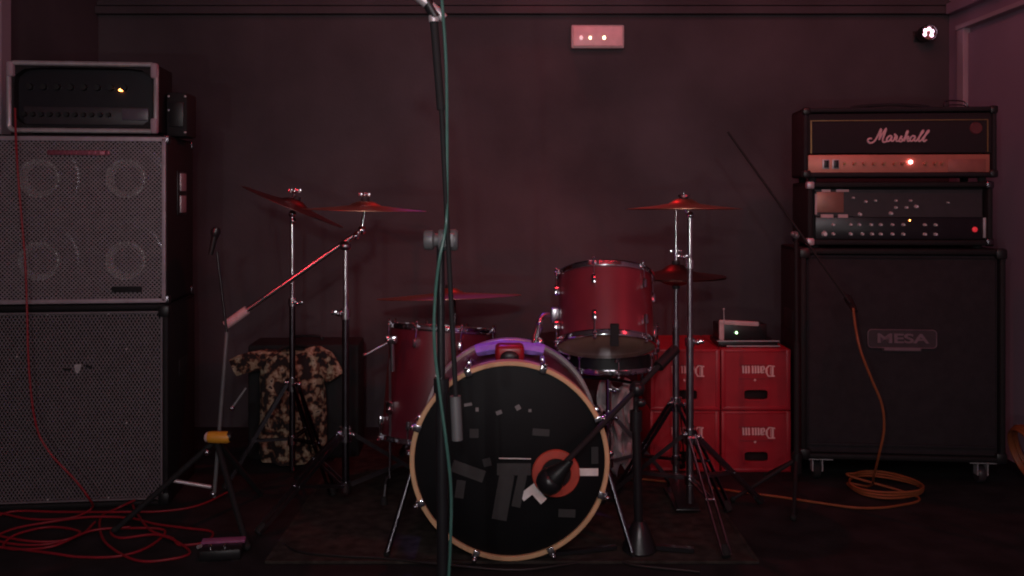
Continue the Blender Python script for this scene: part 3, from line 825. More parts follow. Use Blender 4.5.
for a in ((477, 412, 3, 4, 0), (499, 415, 6, 4, 20), (518, 410, 5, 5, 30), (468, 407, 8, 3, 10), (530, 413, 3, 3, 0)):
    patch(*a, 'tape_mid')
patch(515, 461, 32, 0.9, -1, 'tape_white', 'thin pale strip')
x, z = hp_(556, 476)
Tr = axis((x, 0.0045, z + BZ - 0.008), (0, -1, 0), (0, 0, 1))
MB(Tr).lathe([(0.0430, 0.0), (0.0430, 0.004), (0.0455, 0.006), (0.067, 0.005), (0.0700, 0.0)], n=48).build('port_ring', 'ring_red', bd, label='orange-red ring around the microphone hole')
MB(Tr).lathe([(0, 0.001), (0.0430, 0.001), (0.0430, 0), (0, 0)], n=48).build('port_hole', 'black_matte', bd)
# spurs
for sx in (-1, 1):
    a = V((sx * 0.285, 0.13, BZ - 0.03)); b = V((sx * 0.362, 0.05, 0.010))
    s = MB().bar(a, b, 0.0085, n=12).build('spur', 'chrome_dark', bd)
    MB().box(a, (0.03, 0.06, 0.04), bev=0.008).ball(a + V((sx * 0.02, -0.02, 0.015)), 0.010).build('spur_bracket', 'chrome', s)
    MB().bar(b, b + (b - a).normalized() * 0.012 , 0.012, n=12, r2=0.006).build('rubber_tip', 'rubber', s)
# tom mount: block on top, red stage light put into its colour
tm = MB().box((0.0, 0.10, BZ + 0.292), (0.088, 0.07, 0.05), bev=0.014, seg=3).build('tom_mount', 'red_lit_plastic', bd, label='glossy tom mount coloured as lit red')
MB().ball((0.0, 0.072, BZ + 0.282), 0.030, (1.05, 0.5, 0.75), n=24).build('mount_cap', 'black', tm)
MB().bar((0.075, 0.23, BZ + 0.27), (0.095, 0.26, BZ + 0.36), 0.006).ball((0.095, 0.26, BZ + 0.36), 0.010).ball((0.095, 0.24, BZ + 0.30), 0.014).build('mount_rod', 'chrome', tm)
# roll added over the shell; its purple stands in for light on it
pc = thing('purple_lit_roll', 'added roll across the top of the bass drum, coloured as purple light', 'cloth', (BX, BYf + 0.20, 0.008 + BZ - 0.008 + 0.280))
mb = MB()
vs = []; fs = []
nu, nv = 28, 8
for i in range(nu + 1):
    u = -1 + 2 * i / nu
    for j in range(nv):
        a = 2 * PI * j / nv
        ang = u * 0.36
        rr = 0.021 * (1 - 0.12 * abs(u) ** 6) * (1 + 0.10 * math.sin(5 * u + j))
        rad = 0.282 + 0.012 + rr * 0.9 * math.sin(a)
        vs.append((rad * math.sin(ang), 0.045 * math.cos(a), (0.282 * math.cos(ang) - 0.282) * 0.62 + (rad - 0.282) + 0.008))
for i in range(nu):
    for j in range(nv):
        j2 = (j + 1) % nv
        fs.append((i * nv + j, (i + 1) * nv + j, (i + 1) * nv + j2, i * nv + j2))
fs.append(tuple(range(nv))); fs.append(tuple(nu * nv + j for j in range(nv)))
mb.add(vs, fs).build('lit_roll', 'purple', pc)

# rack tom
tomR, tomL = 0.155, 0.228
tilt = R(23)
cT = W(605.5, 311, 2.98)
up = V((0.02, math.sin(tilt), math.cos(tilt))).normalized()
cb = cT - up * tomL / 2
tm1 = thing('rack_tom', 'bright red rack tom tilted back above the right side of the bass drum', 'drum', cb)
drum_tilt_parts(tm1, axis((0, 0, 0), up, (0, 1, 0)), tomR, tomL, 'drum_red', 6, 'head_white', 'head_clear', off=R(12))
# mounting bracket on the tom, front bottom
MB().flat(V((0.009, -tomR - 0.006, 0.09)), V((0.009, -tomR + 0.002, 0.022)), 0.026, 0.014, up=(0, 1, 0)).build('bracket', 'black_matte', tm1)
# tom holder arm from the tom to the bass drum
MB(Matrix.Identity(4)).tube([up * 0.10 + V((-tomR - 0.012, 0.0, 0)), up * 0.09 + V((-tomR - 0.06, 0.0, 0.0)), V((-tomR - 0.09, -0.03, -0.02)), V((BX + 0.10, BYf + 0.26, 0.008 + BZ + 0.345)) - cb], 0.007, n=8, smooth=4).box(up * 0.10 + V((-tomR - 0.012, 0, 0)), (0.03, 0.04, 0.05), bev=0.006).build('tom_arm', 'chrome_dull', tm1)

# floor tom
FTx, FTy, FTr = -0.268, 3.27, 0.190
ft = thing('floor_tom', 'dark red floor tom on chrome legs left of the bass drum', 'drum', (FTx, FTy, 0.008))
Tft = axis((-0.012, -0.022, 0.197), (0.07, 0.13, 1), (0, 1, 0))
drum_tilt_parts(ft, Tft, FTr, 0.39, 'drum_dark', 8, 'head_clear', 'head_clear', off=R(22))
for a in (R(222), R(318), R(90)):
    c, s = math.cos(a), math.sin(a)
    lg = MB().tube([((FTr + 0.02) * c, (FTr + 0.02) * s, 0.50), ((FTr + 0.02) * c, (FTr + 0.02) * s, 0.12), ((FTr + 0.035) * c, (FTr + 0.035) * s, 0.09), ((FTr + 0.045) * c, (FTr + 0.045) * s, 0.012)], 0.005, n=8, smooth=3).build('leg', 'chrome_dull', ft)
    MB(Matrix.Translation(((FTr + 0.015) * c, (FTr + 0.015) * s, 0.33)) @ Matrix.Rotation(a, 4, 'Z')).box((0, 0, 0), (0.03, 0.035, 0.045), bev=0.006).ball((0.02, 0.018, 0), 0.010).build('leg_bracket', 'chrome', lg)
    MB(axis(((FTr + 0.045) * c, (FTr + 0.045) * s, 0.0), (0, 0, 1))).lathe([(0, 0), (0.013, 0), (0.011, 0.02), (0.006, 0.028), (0, 0.028)], n=12).build('rubber_foot', 'rubber', lg)

# snare on its stand behind the rack tom
SNx, SNy, SNz = 0.352, 3.28, 0.463
sn = thing('snare_drum', 'shallow chrome snare drum half hidden under the tilted rack tom', 'drum', (SNx, SNy, SNz))
drum_tilt_parts(sn, Matrix.Identity(4), 0.168, 0.125, 'black', 8, 'head_white', 'head_white', off=R(5))


def tripod(parent, base, z_joint, z_hub, spread, azs, m='chrome_dull', rz=0.011, dbl=0.012, pole_r=0.0125, foot_z=0.012, hub_m='chrome', brace_m=None):
    "base: world xy offset (0,0) local; legs go from the joint collar down and out, braces from the hub"
    for i, az in enumerate(azs):
        d = V((math.cos(az), math.sin(az), 0)); side = V((-d.y, d.x, 0))
        a = V((0, 0, z_joint)) + d * 0.022; b = d * spread + V((0, 0, foot_z))
        lg = MB()
        for s in (-1, 1):
            o = side * dbl * s
            lg.flat(a + o, b + o, 0.013, 0.0045, up=side)
        lg.bar(a - side * (dbl + 0.003), a + side * (dbl + 0.003), 0.005, n=8)
        mid = a.lerp(b, 0.55)
        lg.bar(mid - side * (dbl + 0.003), mid + side * (dbl + 0.003), 0.004, n=8)
        leg = lg.build('leg', m, parent)
        MB(axis(b, (b - a), (0, 0, 1))).lathe([(0, -0.03), (0.012, -0.03), (0.015, -0.006), (0.011, 0.0045), (0, 0.0045)], n=12).build('rubber_foot', 'rubber', leg)
        h_ = V((0, 0, z_hub)) + d * 0.018
        br = MB()
        for s in (-1, 1):
            o = side * (dbl - 0.004) * s
            br.flat(h_ + o, mid + o, 0.009, 0.003, up=side)
        br.build('brace', brace_m or m, parent)
    MB().bar((0, 0, z_joint - 0.025), (0, 0, z_joint + 0.025), 0.021, n=16).ball((0.028, -0.008, z_joint), 0.009, n=10, m=6).ball((-0.022, -0.014, z_joint + 0.008), 0.008, n=10, m=6).build('leg_collar', hub_m, parent)
    MB().bar((0, 0, z_hub - 0.02), (0, 0, z_hub + 0.012), 0.018, n=16).ball((0, 0, z_hub - 0.022), 0.012, n=10, m=6).build('hub', hub_m, parent)


def wing(mb, c, s=1.0):
    c = V(c)
    mb.ball(c, 0.009 * s, n=10, m=6)
    mb.box(c + V((0.013 * s, 0, 0.002)), (0.016 * s, 0.005, 0.012 * s), bev=0.002).box(c + V((-0.013 * s, 0, 0.002)), (0.016 * s, 0.005, 0.012 * s), bev=0.002)
    return mb


ss = thing('snare_stand', 'chrome tripod stand holding the snare drum behind the bass drum', 'stand', (SNx - 0.0, SNy, 0.008))
tripod(ss, None, 0.26, 0.10, 0.24, (R(250), R(10), R(130)), 'chrome_dull')
MB().bar((0, 0, 0.08), (0, 0, 0.40), 0.010).build('pole', 'chrome', ss)
for k in range(3):
    a = R(60 + 120 * k)
    MB().tube([(0, 0, 0.40), (0.10 * math.cos(a), 0.10 * math.sin(a), 0.408), (0.185 * math.cos(a), 0.185 * math.sin(a), 0.415), (0.196 * math.cos(a), 0.196 * math.sin(a), 0.45)], 0.006, n=8, smooth=3).build('basket_arm', 'chrome_dark', ss)
wing(MB(), (0.02, -0.015, 0.36)).build('wing_nut', 'chrome', ss)

# hi-hat stand
HX, HY = 0.592, 3.25
hh = thing('hi_hat_stand', 'slim chrome hi-hat stand just left of the tall cymbal stand', 'stand', (HX, HY, 0.008))
def zz(py, d): return CAM_H - (py - HZ) / F * d - 0.008
tripod(hh, None, zz(404, HY), 0.12, 0.27, (R(205), R(300), R(75)), 'chrome_dark')
MB().bar((0, 0, 0.05), (0, 0, zz(330, HY)), 0.0125).build('pole', 'chrome_dull', hh)
MB().bar((0, 0, zz(330, HY)), (0, 0, zz(281, HY)), 0.0075).bar((0, 0, zz(328, HY)), (0, 0, zz(320, HY)), 0.013).build('upper_tube', 'chrome_dull', hh)
MB(axis((0, 0, zz(279.5, HY)), (0, 0, 1))).lathe([(0, 0.004), (0.024, 0.003), (0.026, -0.003), (0.018, -0.008), (0, -0.008)], n=20).build('cymbal_seat', 'wood_hoop', hh)
MB().bar((0, 0, zz(281, HY)), (0, 0, zz(205, HY)), 0.0045).build('rod', 'chrome_soft', hh)
wing(MB().bar((0, 0, zz(257, HY)), (0, 0, zz(248, HY)), 0.010), (0, 0, zz(252, HY))).build('clutch', 'chrome', hh)
MB().box((0.0, -0.115, 0.012), (0.085, 0.24, 0.008), bev=0.003).box((0, -0.13, 0.045), (0.075, 0.22, 0.007), rot=Euler((R(14), 0, 0)), bev=0.003).build('pedal', 'black_paint', hh)


def cymbal_profile(r, bell=0.055, h=0.020, dome=0.012):
    t = 0.0012
    up_ = [(0.006, h + dome + 0.001), (bell * 0.5, h + dome * 0.82 + 0.001), (bell * 0.85, h * 0.92 + 0.004), (bell, h * 0.86), (r * 0.5, h * 0.52), (r * 0.8, h * 0.2), (r, 0.0)]
    dn = [(a, z - t) for a, z in reversed(up_)]
    return up_ + dn


def cymbal(label, c, r, n, m='brass', **k):
    t = thing('cymbal', label, 'cymbal', c, 0, None)
    T = axis((0, 0, 0), n, (0, 1, 0))
    MB(T).lathe(cymbal_profile(r, **k), n=72, closed=True).build('cymbal_disc', m, t)
    MB(T @ Matrix.Translation((0, 0, k.get('h', 0.02) + k.get('dome', 0.012)))).lathe([(0, 0.013), (0.013, 0.013), (0.015, 0.002), (0.012, -0.004), (0, -0.004)], n=16).build('felt', 'cone', t)
    return t


hats_c = (HX, HY, 0.008 + zz(276, HY))
cymbal('lower dark hi-hat cymbal resting on the seat of the slim stand', (HX, HY, 0.008 + zz(277.5, HY)), 0.178, (0, 0, -1), 'brass_dark', h=0.018, dome=0.010)
cymbal('upper dark hi-hat cymbal on the slim stand right of the rack tom', (HX, HY, 0.008 + zz(276.0, HY)), 0.178, (0, 0, 1), 'brass_dark', h=0.022, dome=0.020)

# right cymbal stand C
CXs, CYs = 0.583, 2.95
sc_ = thing('cymbal_stand', 'tall chrome cymbal stand in front of the red crates, two-piece pole', 'stand', (CXs, CYs, 0.008))
def zc(py): return zz(py, CYs)
tripod(sc_, None, zc(436), 0.14, 0.32, (R(278), R(30), R(150)), 'chrome_dull')
MB().bar((0, 0, 0.06), (0, 0, zc(340)), 0.0125).build('lower_pole', 'chrome_dull', sc_)
MB().bar((0, 0, zc(345)), (0, 0, zc(262)), 0.0095).bar((0, 0, zc(346)), (0, 0, zc(338)), 0.016).build('middle_pole', 'chrome_dull', sc_)
MB().bar((0, 0, zc(264)), (0, 0, zc(218)), 0.0095).bar((0, 0, zc(268)), (0, 0, zc(260)), 0.015).build('upper_pole', 'chrome_soft', sc_)
wing(MB(), (0.024, -0.01, zc(342))).build('wing_nut', 'chrome', sc_)
wing(MB(), (-0.022, -0.012, zc(257))).build('wing_nut', 'chrome', sc_)
MB().ball((0, 0, zc(215)), 0.012).bar((0, 0, zc(215)), (-0.020, 0, zc(206)), 0.006).bar((-0.020, 0, zc(210)), (-0.020, 0, zc(192)), 0.004).build('tilter', 'chrome', sc_)
MB(axis((-0.020, 0, zc(197)), (0, 0, 1))).lathe([(0, 0.008), (0.018, 0.008), (0.020, 0.0), (0, 0)], n=16).build('top_nut', 'chrome_dull', sc_)
cymbal('wide red-lit cymbal on the tall stand at the right of the kit', (CXs - 0.020, CYs, 0.008 + zc(209)), 0.188, (0.0, 0.02, 1), 'brass', h=0.020, dome=0.014, bell=0.05)

# left boom stand B
BX2, BY2 = -0.573, 3.1
sb = thing('boom_cymbal_stand', 'chrome boom cymbal stand with long red-lit boom arm, left of the floor tom', 'stand', (BX2, BY2, 0.008))
def zb_(py): return zz(py, BY2)
def loc_b(px, py, dy=0.0):
    p = W(px, py, BY2 + dy); return p - V((BX2, BY2, 0.008))
tripod(sb, None, zb_(434), 0.07, 0.36, (R(232), R(28), R(130)), 'chrome_dull', dbl=0.013)
MB().bar((0, 0, 0.05), (0, 0, zb_(315)), 0.0125).build('lower_pole', 'chrome_dark', sb)
MB().bar((0, 0, zb_(320)), (0, 0, zb_(250)), 0.0095).bar((0, 0, zb_(319)), (0, 0, zb_(308)), 0.017).build('upper_pole', 'chrome_soft', sb)
wing(MB(), (-0.022, -0.012, zb_(313)), 1.2).build('wing_nut', 'chrome', sb)
MB().ball((0, -0.005, zb_(246)), 0.019, (1.1, 1, 0.9)).build('boom_clamp', 'chrome_dull', sb)
pa = loc_b(349, 246); pb = loc_b(232, 320, -0.10); pt = loc_b(362, 230, 0.02)
MB().bar(loc_b(240, 315, 0.02), pt, 0.0088).build('boom_arm', 'chrome_soft', sb)
MB().bar(loc_b(247, 310, 0.02), loc_b(226, 325, 0.02), 0.0160).build('counterweight', 'pale', sb, label='pale sleeve on the end of the boom arm')
MB().ball(pt, 0.016).ball(loc_b(356, 236, 0.01), 0.013).bar(pt, loc_b(364, 216, 0.02), 0.007).bar(loc_b(364, 218, 0.02), loc_b(364.5, 192, 0.02), 0.004).build('tilter', 'chrome', sb)
wing(MB(), loc_b(364.5, 195, 0.02), 1.0).build('top_nut', 'chrome_dull', sb)
cB = W(365, 210, BY2 + 0.02)
cymbal('flat red-lit cymbal on the boom stand left of the microphone stand', cB, 0.212, (0.02, 0.0, 1), 'brass', h=0.018, dome=0.012)

# rear left stand A
AX, AY = -0.82, 3.36
sa = thing('cymbal_stand', 'thin straight chrome cymbal stand in front of the camouflage shirt', 'stand', (AX, AY, 0.0))
def za(py): return CAM_H - (py - HZ) / F * AY
tripod(sa, None, za(384), 0.17, 0.24, (R(320), R(80), R(200)), 'chrome_dark')
MB().bar((0, 0, 0.05), (0, 0, za(300)), 0.0115).build('lower_pole', 'chrome_dark', sa)
MB().bar((0, 0, za(303)), (0, 0, za(215)), 0.0085).bar((0, 0, za(306)), (0, 0, za(298)), 0.015).build('upper_pole', 'chrome_soft', sa)
wing(MB(), (0.022, -0.012, za(303))).build('wing_nut', 'chrome', sa)
MB().ball((0, 0, za(214)), 0.014).ball((0.005, -0.01, za(221)), 0.012).bar((0, 0, za(214)), (0.008, 0, za(192)), 0.005).build('tilter', 'chrome', sa)
wing(MB(), (0.008, 0, za(191)), 1.2).build('top_nut', 'chrome', sa)
cymbal('dark cymbal tilted steeply on the straight stand at far left', (AX + 0.004, AY, za(207)), 0.20, (0.42, 0.06, 1), 'brass_dark', h=0.016, dome=0.014)

# ride cymbal above the floor tom with its own stand (largely hidden)
RX, RY = (452 - 512) / F * 3.4, 3.4
sr = thing('cymbal_stand', 'chrome cymbal stand behind the floor tom holding the wide low cymbal', 'stand', (RX, RY + 0.16, 0.008))
tripod(sr, None, 0.40, 0.10, 0.26, (R(30), R(150), R(270)), 'chrome_dark')
MB().bar((0, 0, 0.05), (0, 0, 0.60), 0.011).build('pole', 'chrome_dull', sr)
MB().tube([(0, 0, 0.59), (0, -0.03, 0.66), (0, -0.16, 0.684), (0, -0.16, 0.73)], 0.006, n=8, smooth=3).build('tilter', 'chrome_dull', sr)
cymbal('wide thin red-lit cymbal low behind the central microphone stand', (RX - 0.01, RY, CAM_H - (297 - HZ) / F * 3.4), 0.272, (-0.03, 0.075, 1), 'brass', h=0.018, dome=0.016)

# clamp arm on the floor tom (short red-lit rod)
ca = thing('stick_holder', 'short red-lit metal arm clamped to the left rim of the floor tom', 'drum hardware', (-0.43, 3.09, 0.60))
p0 = W(365, 355, 3.06) - V(ca.location); p1 = W(389, 342, 3.09) - V(ca.location)
MB().bar(p0, p1, 0.0055).ball(p0, 0.008, n=8, m=6).build('arm', 'chrome_dull', ca)
MB().box(p1 + V((0.012, 0, 0.008)), (0.035, 0.03, 0.03), bev=0.006).ball(p1 + V((0.0, -0.018, 0.01)), 0.008).ball(p1 + V((0.02, -0.018, 0.008)), 0.008).bar(p1 + V((0.01, 0, 0)), p1 + V((0.012, 0, -0.10)), 0.008).build('clamp', 'chrome', ca)

# pale cloth hanging behind the snare stand
cl = thing('crumpled_cloth', 'crumpled pale grey cloth hanging behind the snare stand', 'cloth', W(618, 430, 3.44) * 1.0)
cl.location.z = 0.008
mb = MB(); vs = []; fs = []
nu, nv = 10, 22
for j in range(nv + 1):
    v = j / nv
    for i in range(nu + 1):
        u = i / nu - 0.5
        z = 0.02 + v * 0.33
        wd = 0.10 + 0.05 * v + 0.015 * math.sin(9 * v)
        vs.append((u * wd + 0.02 * math.sin(6 * v) + 0.02 * v, 0.025 * math.sin(u * 22 + v * 5) + 0.012 * math.sin(v * 25 + u * 9), z + 0.02 * math.sin(u * 12)))
for j in range(nv):
    for i in range(nu):
        a = j * (nu + 1) + i
        fs.append((a, a + 1, a + nu + 2, a + nu + 1))
o = mb.add(vs, fs).build('fabric', 'pale_cloth', cl)
s_ = o.modifiers.new('thick', 'SOLIDIFY'); s_.thickness = 0.004
# drum throne carrying it
th = thing('drum_throne', 'low black round drum stool behind the snare drum', 'stool', (0.24, 3.75, 0.008))
MB(axis((0, 0, 0.40), (0, 0, 1))).lathe([(0, 0), (0.15, 0), (0.165, 0.02), (0.165, 0.06), (0.145, 0.085), (0, 0.09)], n=36).build('seat', 'black_matte', th)
MB().bar((0, 0, 0.06), (0, 0, 0.40), 0.014).build('pole', 'chrome_dark', th)
tripod(th, None, 0.24, 0.09, 0.24, (R(270), R(30), R(150)), 'chrome_dark')

# ---------------------------------------------------------------- microphones and stands
# centre stand in front
KX, KY = -0.145, 1.90
ms = thing('microphone_stand', 'tall black microphone stand in the foreground with boom folded upright', 'stand', (KX, KY, 0))
pz = lambda py: CAM_H - (py - HZ) / F * KY
MB().bar((0, 0, 0.10), (-0.004, 0, pz(390)), 0.0125, n=16).build('lower_tube', 'black_paint', ms)
MB().bar((-0.004, 0, pz(395)), (-0.006, 0, pz(240)), 0.0085, n=16).bar((-0.004, 0, pz(392)), (-0.004, 0, pz(378)), 0.0165).build('upper_tube', 'black_paint', ms)
for a in (R(85), R(205), R(325)):
    lg = MB().bar((0.02 * math.cos(a), 0.02 * math.sin(a), 0.135), (0.30 * math.cos(a), 0.30 * math.sin(a), 0.012), 0.008).build('leg', 'black_paint', ms)
    MB().ball((0.30 * math.cos(a), 0.30 * math.sin(a), 0.012), 0.012, n=10, m=6).build('rubber_foot', 'rubber', lg)
MB().bar((0, 0, 0.09), (0, 0, 0.17), 0.024).build('hub', 'black', ms)
MB(axis((-0.040, 0, pz(240)), (1, 0, 0))).lathe([(0, 0), (0.019, 0), (0.021, 0.004), (0.021, 0.018), (0.014, 0.022), (0.010, 0.036), (0, 0.036)], n=20).build('clamp_knob', 'grey_metal', ms)
MB(axis((-0.010, 0, pz(240)), (1, 0, 0))).lathe([(0, 0), (0.021, 0), (0.023, 0.003), (0.023, 0.036), (0.019, 0.041), (0, 0.041)], n=24).box((0.0, 0.0, 0.02), (0.03, 0.05, 0.03), bev=0.004).build('boom_clamp', 'grey_metal', ms)
pl = lambda px, py, dy=0: W(px, py, KY + dy) - V((KX, KY, 0))
MB().bar(pl(456, 400, -0.03), pl(441, 100, -0.03), 0.0052).build('boom_rod', 'black_matte', ms)
MB().bar(pl(441, 110, -0.03), pl(434, 22, -0.03), 0.0085, r2=0.0085).build('boom_tube', 'black_matte', ms)
MB().bar(pl(457.5, 440, -0.03), pl(455.3, 396, -0.03), 0.0118).build('counterweight', 'grey_metal', ms, label='grey cylindrical counterweight')
MB().bar(pl(434, 22, -0.03), pl(433.5, 14, -0.03), 0.011).build('rod_collar', 'silver', ms)
MB().bar(pl(436, 18, -0.03), pl(425, -2, -0.03), 0.012).build('microphone_clip', 'black', ms)
mc = thing('microphone', 'silver-tipped microphone at the very top of the central stand', 'microphone', W(428, 4, KY - 0.03))
dv = V((-0.75, -0.1, 0.65)).normalized()
Tm = axis((0, 0, 0), dv)
MB(Tm).lathe([(0, -0.045), (0.009, -0.045), (0.014, 0.05), (0.0, 0.052)], n=20).build('body', 'silver', mc)
MB(Tm).lathe([(0, 0.05), (0.017, 0.052), (0.024, 0.07), (0.024, 0.082), (0.016, 0.1), (0, 0.106)], n=20).build('grille', 'grille_dark', mc)

# green cable
gc = [W(441, -12, 1.86), W(446, 60, 1.87), W(447, 130, 1.87), W(447, 190, 1.87), W(446, 225, 1.865), W(439, 262, 1.86), W(435, 300, 1.865), W(434.5, 345, 1.87), W(440, 395, 1.87), W(446, 440, 1.87), W(451, 490, 1.88), W(450.5, 540, 1.88), W(447, 600, 1.89), W(440, 660, 1.86), V((-0.15, 1.74, 0.008)), V((-0.05, 1.60, 0.006)), V((0.2, 1.2, 0.006))]
MB().tube(gc, 0.0034, n=8).build('microphone_cable', 'cable_green')
tag(bpy.data.objects['microphone_cable'], 'thin green cable running down along the central microphone stand', 'cable')

# kick microphone stand
QX, QY = 0.372, 2.70
ks = thing('low_boom_stand', 'short black boom stand with heavy round base right of the bass drum', 'stand', (QX, QY, 0.008))
q = lambda px, py, dd: W(px, py, dd) - V((QX, QY, 0.008))
MB(axis((0.01, 0, 0), (0, 0, 1))).lathe([(0, 0), (0.048, 0), (0.052, 0.006), (0.048, 0.02), (0.036, 0.05), (0.026, 0.075), (0.016, 0.09), (0, 0.09)], n=32).build('base', 'black_paint', ks)
MB().flat((-0.06, 0, 0.012), (-0.30, -0.06, 0.010), 0.018, 0.010).flat((0.06, 0, 0.012), (0.17, -0.02, 0.010), 0.022, 0.012).build('base_bar', 'black_paint', ks)
MB().bar((0.008, 0, 0.08), (0.0, 0, 0.40), 0.0135).bar((0, 0, 0.36), (0, 0, 0.42), 0.019).bar((0, 0, 0.4), (0, 0, 0.487), 0.009).build('pole', 'black_paint', ks)
pv = V((0.0, -0.02, 0.490))
MB().ball(pv, 0.024, (1, 1.1, 1)).ball(pv + V((0.008, -0.03, -0.035)), 0.016, (1, 0.7, 0.8)).build('boom_clamp', 'black_paint', ks)
be = q(566, 462, 2.50)
dirb = (be - pv).normalized()
MB().bar(pv - dirb * 0.175, be, 0.0085).build('boom_arm', 'black_matte', ks)
MB().bar(pv - dirb * 0.20, pv - dirb * 0.11, 0.017).build('counterweight', 'black', ks)
km = thing('kick_microphone', 'fat black microphone pointing into the orange ring of the bass drum', 'microphone', W(553, 478, 2.52))
dk = V((-0.55, 0.22, -0.62)).normalized()
Tk = axis((0, 0, 0), dk)
MB(Tk).lathe([(0, -0.075), (0.010, -0.075), (0.014, -0.06), (0.022, -0.03), (0.030, -0.012), (0.030, -0.004), (0, -0.004)], n=24).build('body', 'black', km)
MB(Tk).lathe([(0.030, -0.006), (0.036, 0.0), (0.038, 0.010), (0.037, 0.022), (0.031, 0.038), (0.018, 0.048), (0, 0.051)], n=24).build('grille', 'black_paint', km)

# left stand with the yellow collar
YX, YY = -0.955, 2.93
ys = thing('microphone_stand', 'thin dark microphone stand with yellow collar beside the left cabinets', 'stand', (YX, YY, 0))
y_ = lambda px, py, dd=YY: W(px, py, dd) - V((YX, YY, 0))
MB().bar(y_(214, 497), y_(219, 434), 0.0065).bar(y_(219, 434), y_(227, 332), 0.0065).build('pole', 'grey_metal', ys)
MB().bar(y_(227, 335), y_(217, 252), 0.0045).build('upper_rod', 'black_paint', ys)
yc = MB(axis(y_(207, 437, 2.90), (1, 0, -0.02))).lathe([(0, 0), (0.013, 0), (0.018, 0.006), (0.019, 0.02), (0.019, 0.066), (0.016, 0.074), (0, 0.078)], n=20).build('collar', 'yellow', ys, label='bright yellow collar')
MB(axis(y_(204.5, 437, 2.90), (1, 0, -0.02))).lathe([(0, 0), (0.010, 0.001), (0.0155, 0.006), (0.0165, 0.015), (0, 0.015)], n=20).build('collar_end', 'pale', yc, label='pale end of the collar')
MB(axis(y_(228, 436.5, 2.90), (1, 0, -0.02))).lathe([(0, 0), (0.0165, 0.0), (0.0145, 0.012), (0, 0.018)], n=20).build('collar_end', 'black', yc)
for tip in (V((-1.262, 2.86, 0.010)), V((-0.80, 2.72, 0.010)), V((-0.90, 3.22, 0.010))):
    tp = tip - V((YX, YY, 0))
    l_ = MB().bar(y_(216, 440), tp, 0.0095).build('leg', 'black_matte', ys)
    MB().ball(tp + V((0, 0, 0.003)), 0.012, n=10, m=6).build('rubber_foot', 'rubber', l_)
MB().bar(y_(169, 480, 2.90), y_(211, 487, 2.93), 0.006).build('brace', 'silver', ys, label='pale metal strut')
MB().ball(y_(213, 494), 0.011, n=10, m=6).ball(y_(207, 452, 2.91), 0.012).ball(y_(232, 408, 2.91), 0.009).build('wing_nut', 'chrome_dull', ys)
MB().bar(y_(232, 408, 2.91), y_(246, 388, 2.93), 0.004).build('side_rod', 'grey_metal', ys)
lm = thing('microphone', 'small dark microphone with red glint on the thin left stand', 'microphone', W(213, 244, YY))
Tl = axis((0, 0, 0), (0.22, 0, 1))
MB(Tl).lathe([(0, -0.035), (0.008, -0.035), (0.011, 0.025), (0, 0.026)], n=16).build('body', 'black', lm)
MB(Tl).lathe([(0, 0.024), (0.013, 0.026), (0.017, 0.04), (0.012, 0.055), (0, 0.058)], n=16).build('grille', 'black_paint', lm)

# right boom stand in front of the guitar cabinet
EX, EY = 1.012, 3.20
es = thing('boom_microphone_stand', 'dark thin boom microphone stand between the crates and right cabinet', 'stand', (EX, EY, 0))
e_ = lambda px, py, dd=EY: W(px, py, dd) - V((EX, EY, 0))
MB().bar((0, 0, 0.10), (0, 0, 0.55), 0.010).bar((0, 0, 0.54), e_(796, 236), 0.0065).build('pole', 'black_matte', es)
MB().ball(e_(796, 235), 0.014).ball(e_(793, 234, EY - 0.02), 0.009).build('boom_clamp', 'grey_metal', es)
MB().bar(e_(728, 132, EY + 0.08), e_(850, 303, EY - 0.08), 0.0045).build('boom_arm', 'black_matte', es)
for a in (R(250), R(190), R(100)):
    sp_ = 0.24
    lg = MB().bar((0.015 * math.cos(a), 0.015 * math.sin(a), 0.13), (sp_ * math.cos(a), sp_ * math.sin(a), 0.011), 0.007).build('leg', 'black_matte', es)
    MB().ball((sp_ * math.cos(a), sp_ * math.sin(a), 0.011), 0.011, n=10, m=6).build('rubber_foot', 'rubber', lg)
MB().bar((0, 0, 0.09), (0, 0, 0.16), 0.018).build('hub', 'black', es)
em = thing('microphone', 'black microphone on the end of the boom in front of the right cabinet', 'microphone', W(852, 306, EY - 0.08))
Te = axis((0, 0, 0), (0.1, 0.9, 0.35))
MB(Te).lathe([(0, -0.04), (0.010, -0.04), (0.013, 0.04), (0, 0.04)], n=16).build('body', 'black', em)
MB(Te).lathe([(0, 0.04), (0.014, 0.041), (0.015, 0.06), (0.010, 0.066), (0, 0.067)], n=16).build('grille', 'black_paint', em)

# ---------------------------------------------------------------- cables
def FL(px, py, z=0.005):      # a point on the floor
    d = (CAM_H - z) * F / (py - HZ); return V(((px - 512) / F * d, d, z))
oc = [W(853, 308, 3.08), W(856, 330, 3.08), W(861, 352, 3.07), W(872, 380, 3.07), W(882, 405, 3.07), W(884, 430, 3.08), W(879, 455, 3.11), W(874, 475, 3.2), FL(870, 486, 0.010)]
def circ(cx, cy, r, a0, a1, n, z=0.006, ky=1.0, dz=0.0, jit=0.0):
    out = []
    for i in range(n + 1):
        a = R(a0 + (a1 - a0) * i / n)
        rr = r * (1 + jit * math.sin(3.1 * a + cx))
        out.append(V((cx + rr * math.cos(a), cy + rr * ky * math.sin(a), z + dz * i)))
    return out
c0 = FL(884, 489)
oc += circ(c0.x, c0.y, 0.125, 150, 150 + 360 * 3, 44, 0.008, 0.95, 0.0006, 0.06)
oc += [FL(918, 497), FL(896, 506), FL(860, 508), FL(820, 503), FL(780, 497), FL(740, 492), FL(700, 486), FL(660, 481, 0.014), FL(630, 478, 0.014)]
MB().tube(oc, 0.0042, n=8).build('orange_cable', 'cable_orange')
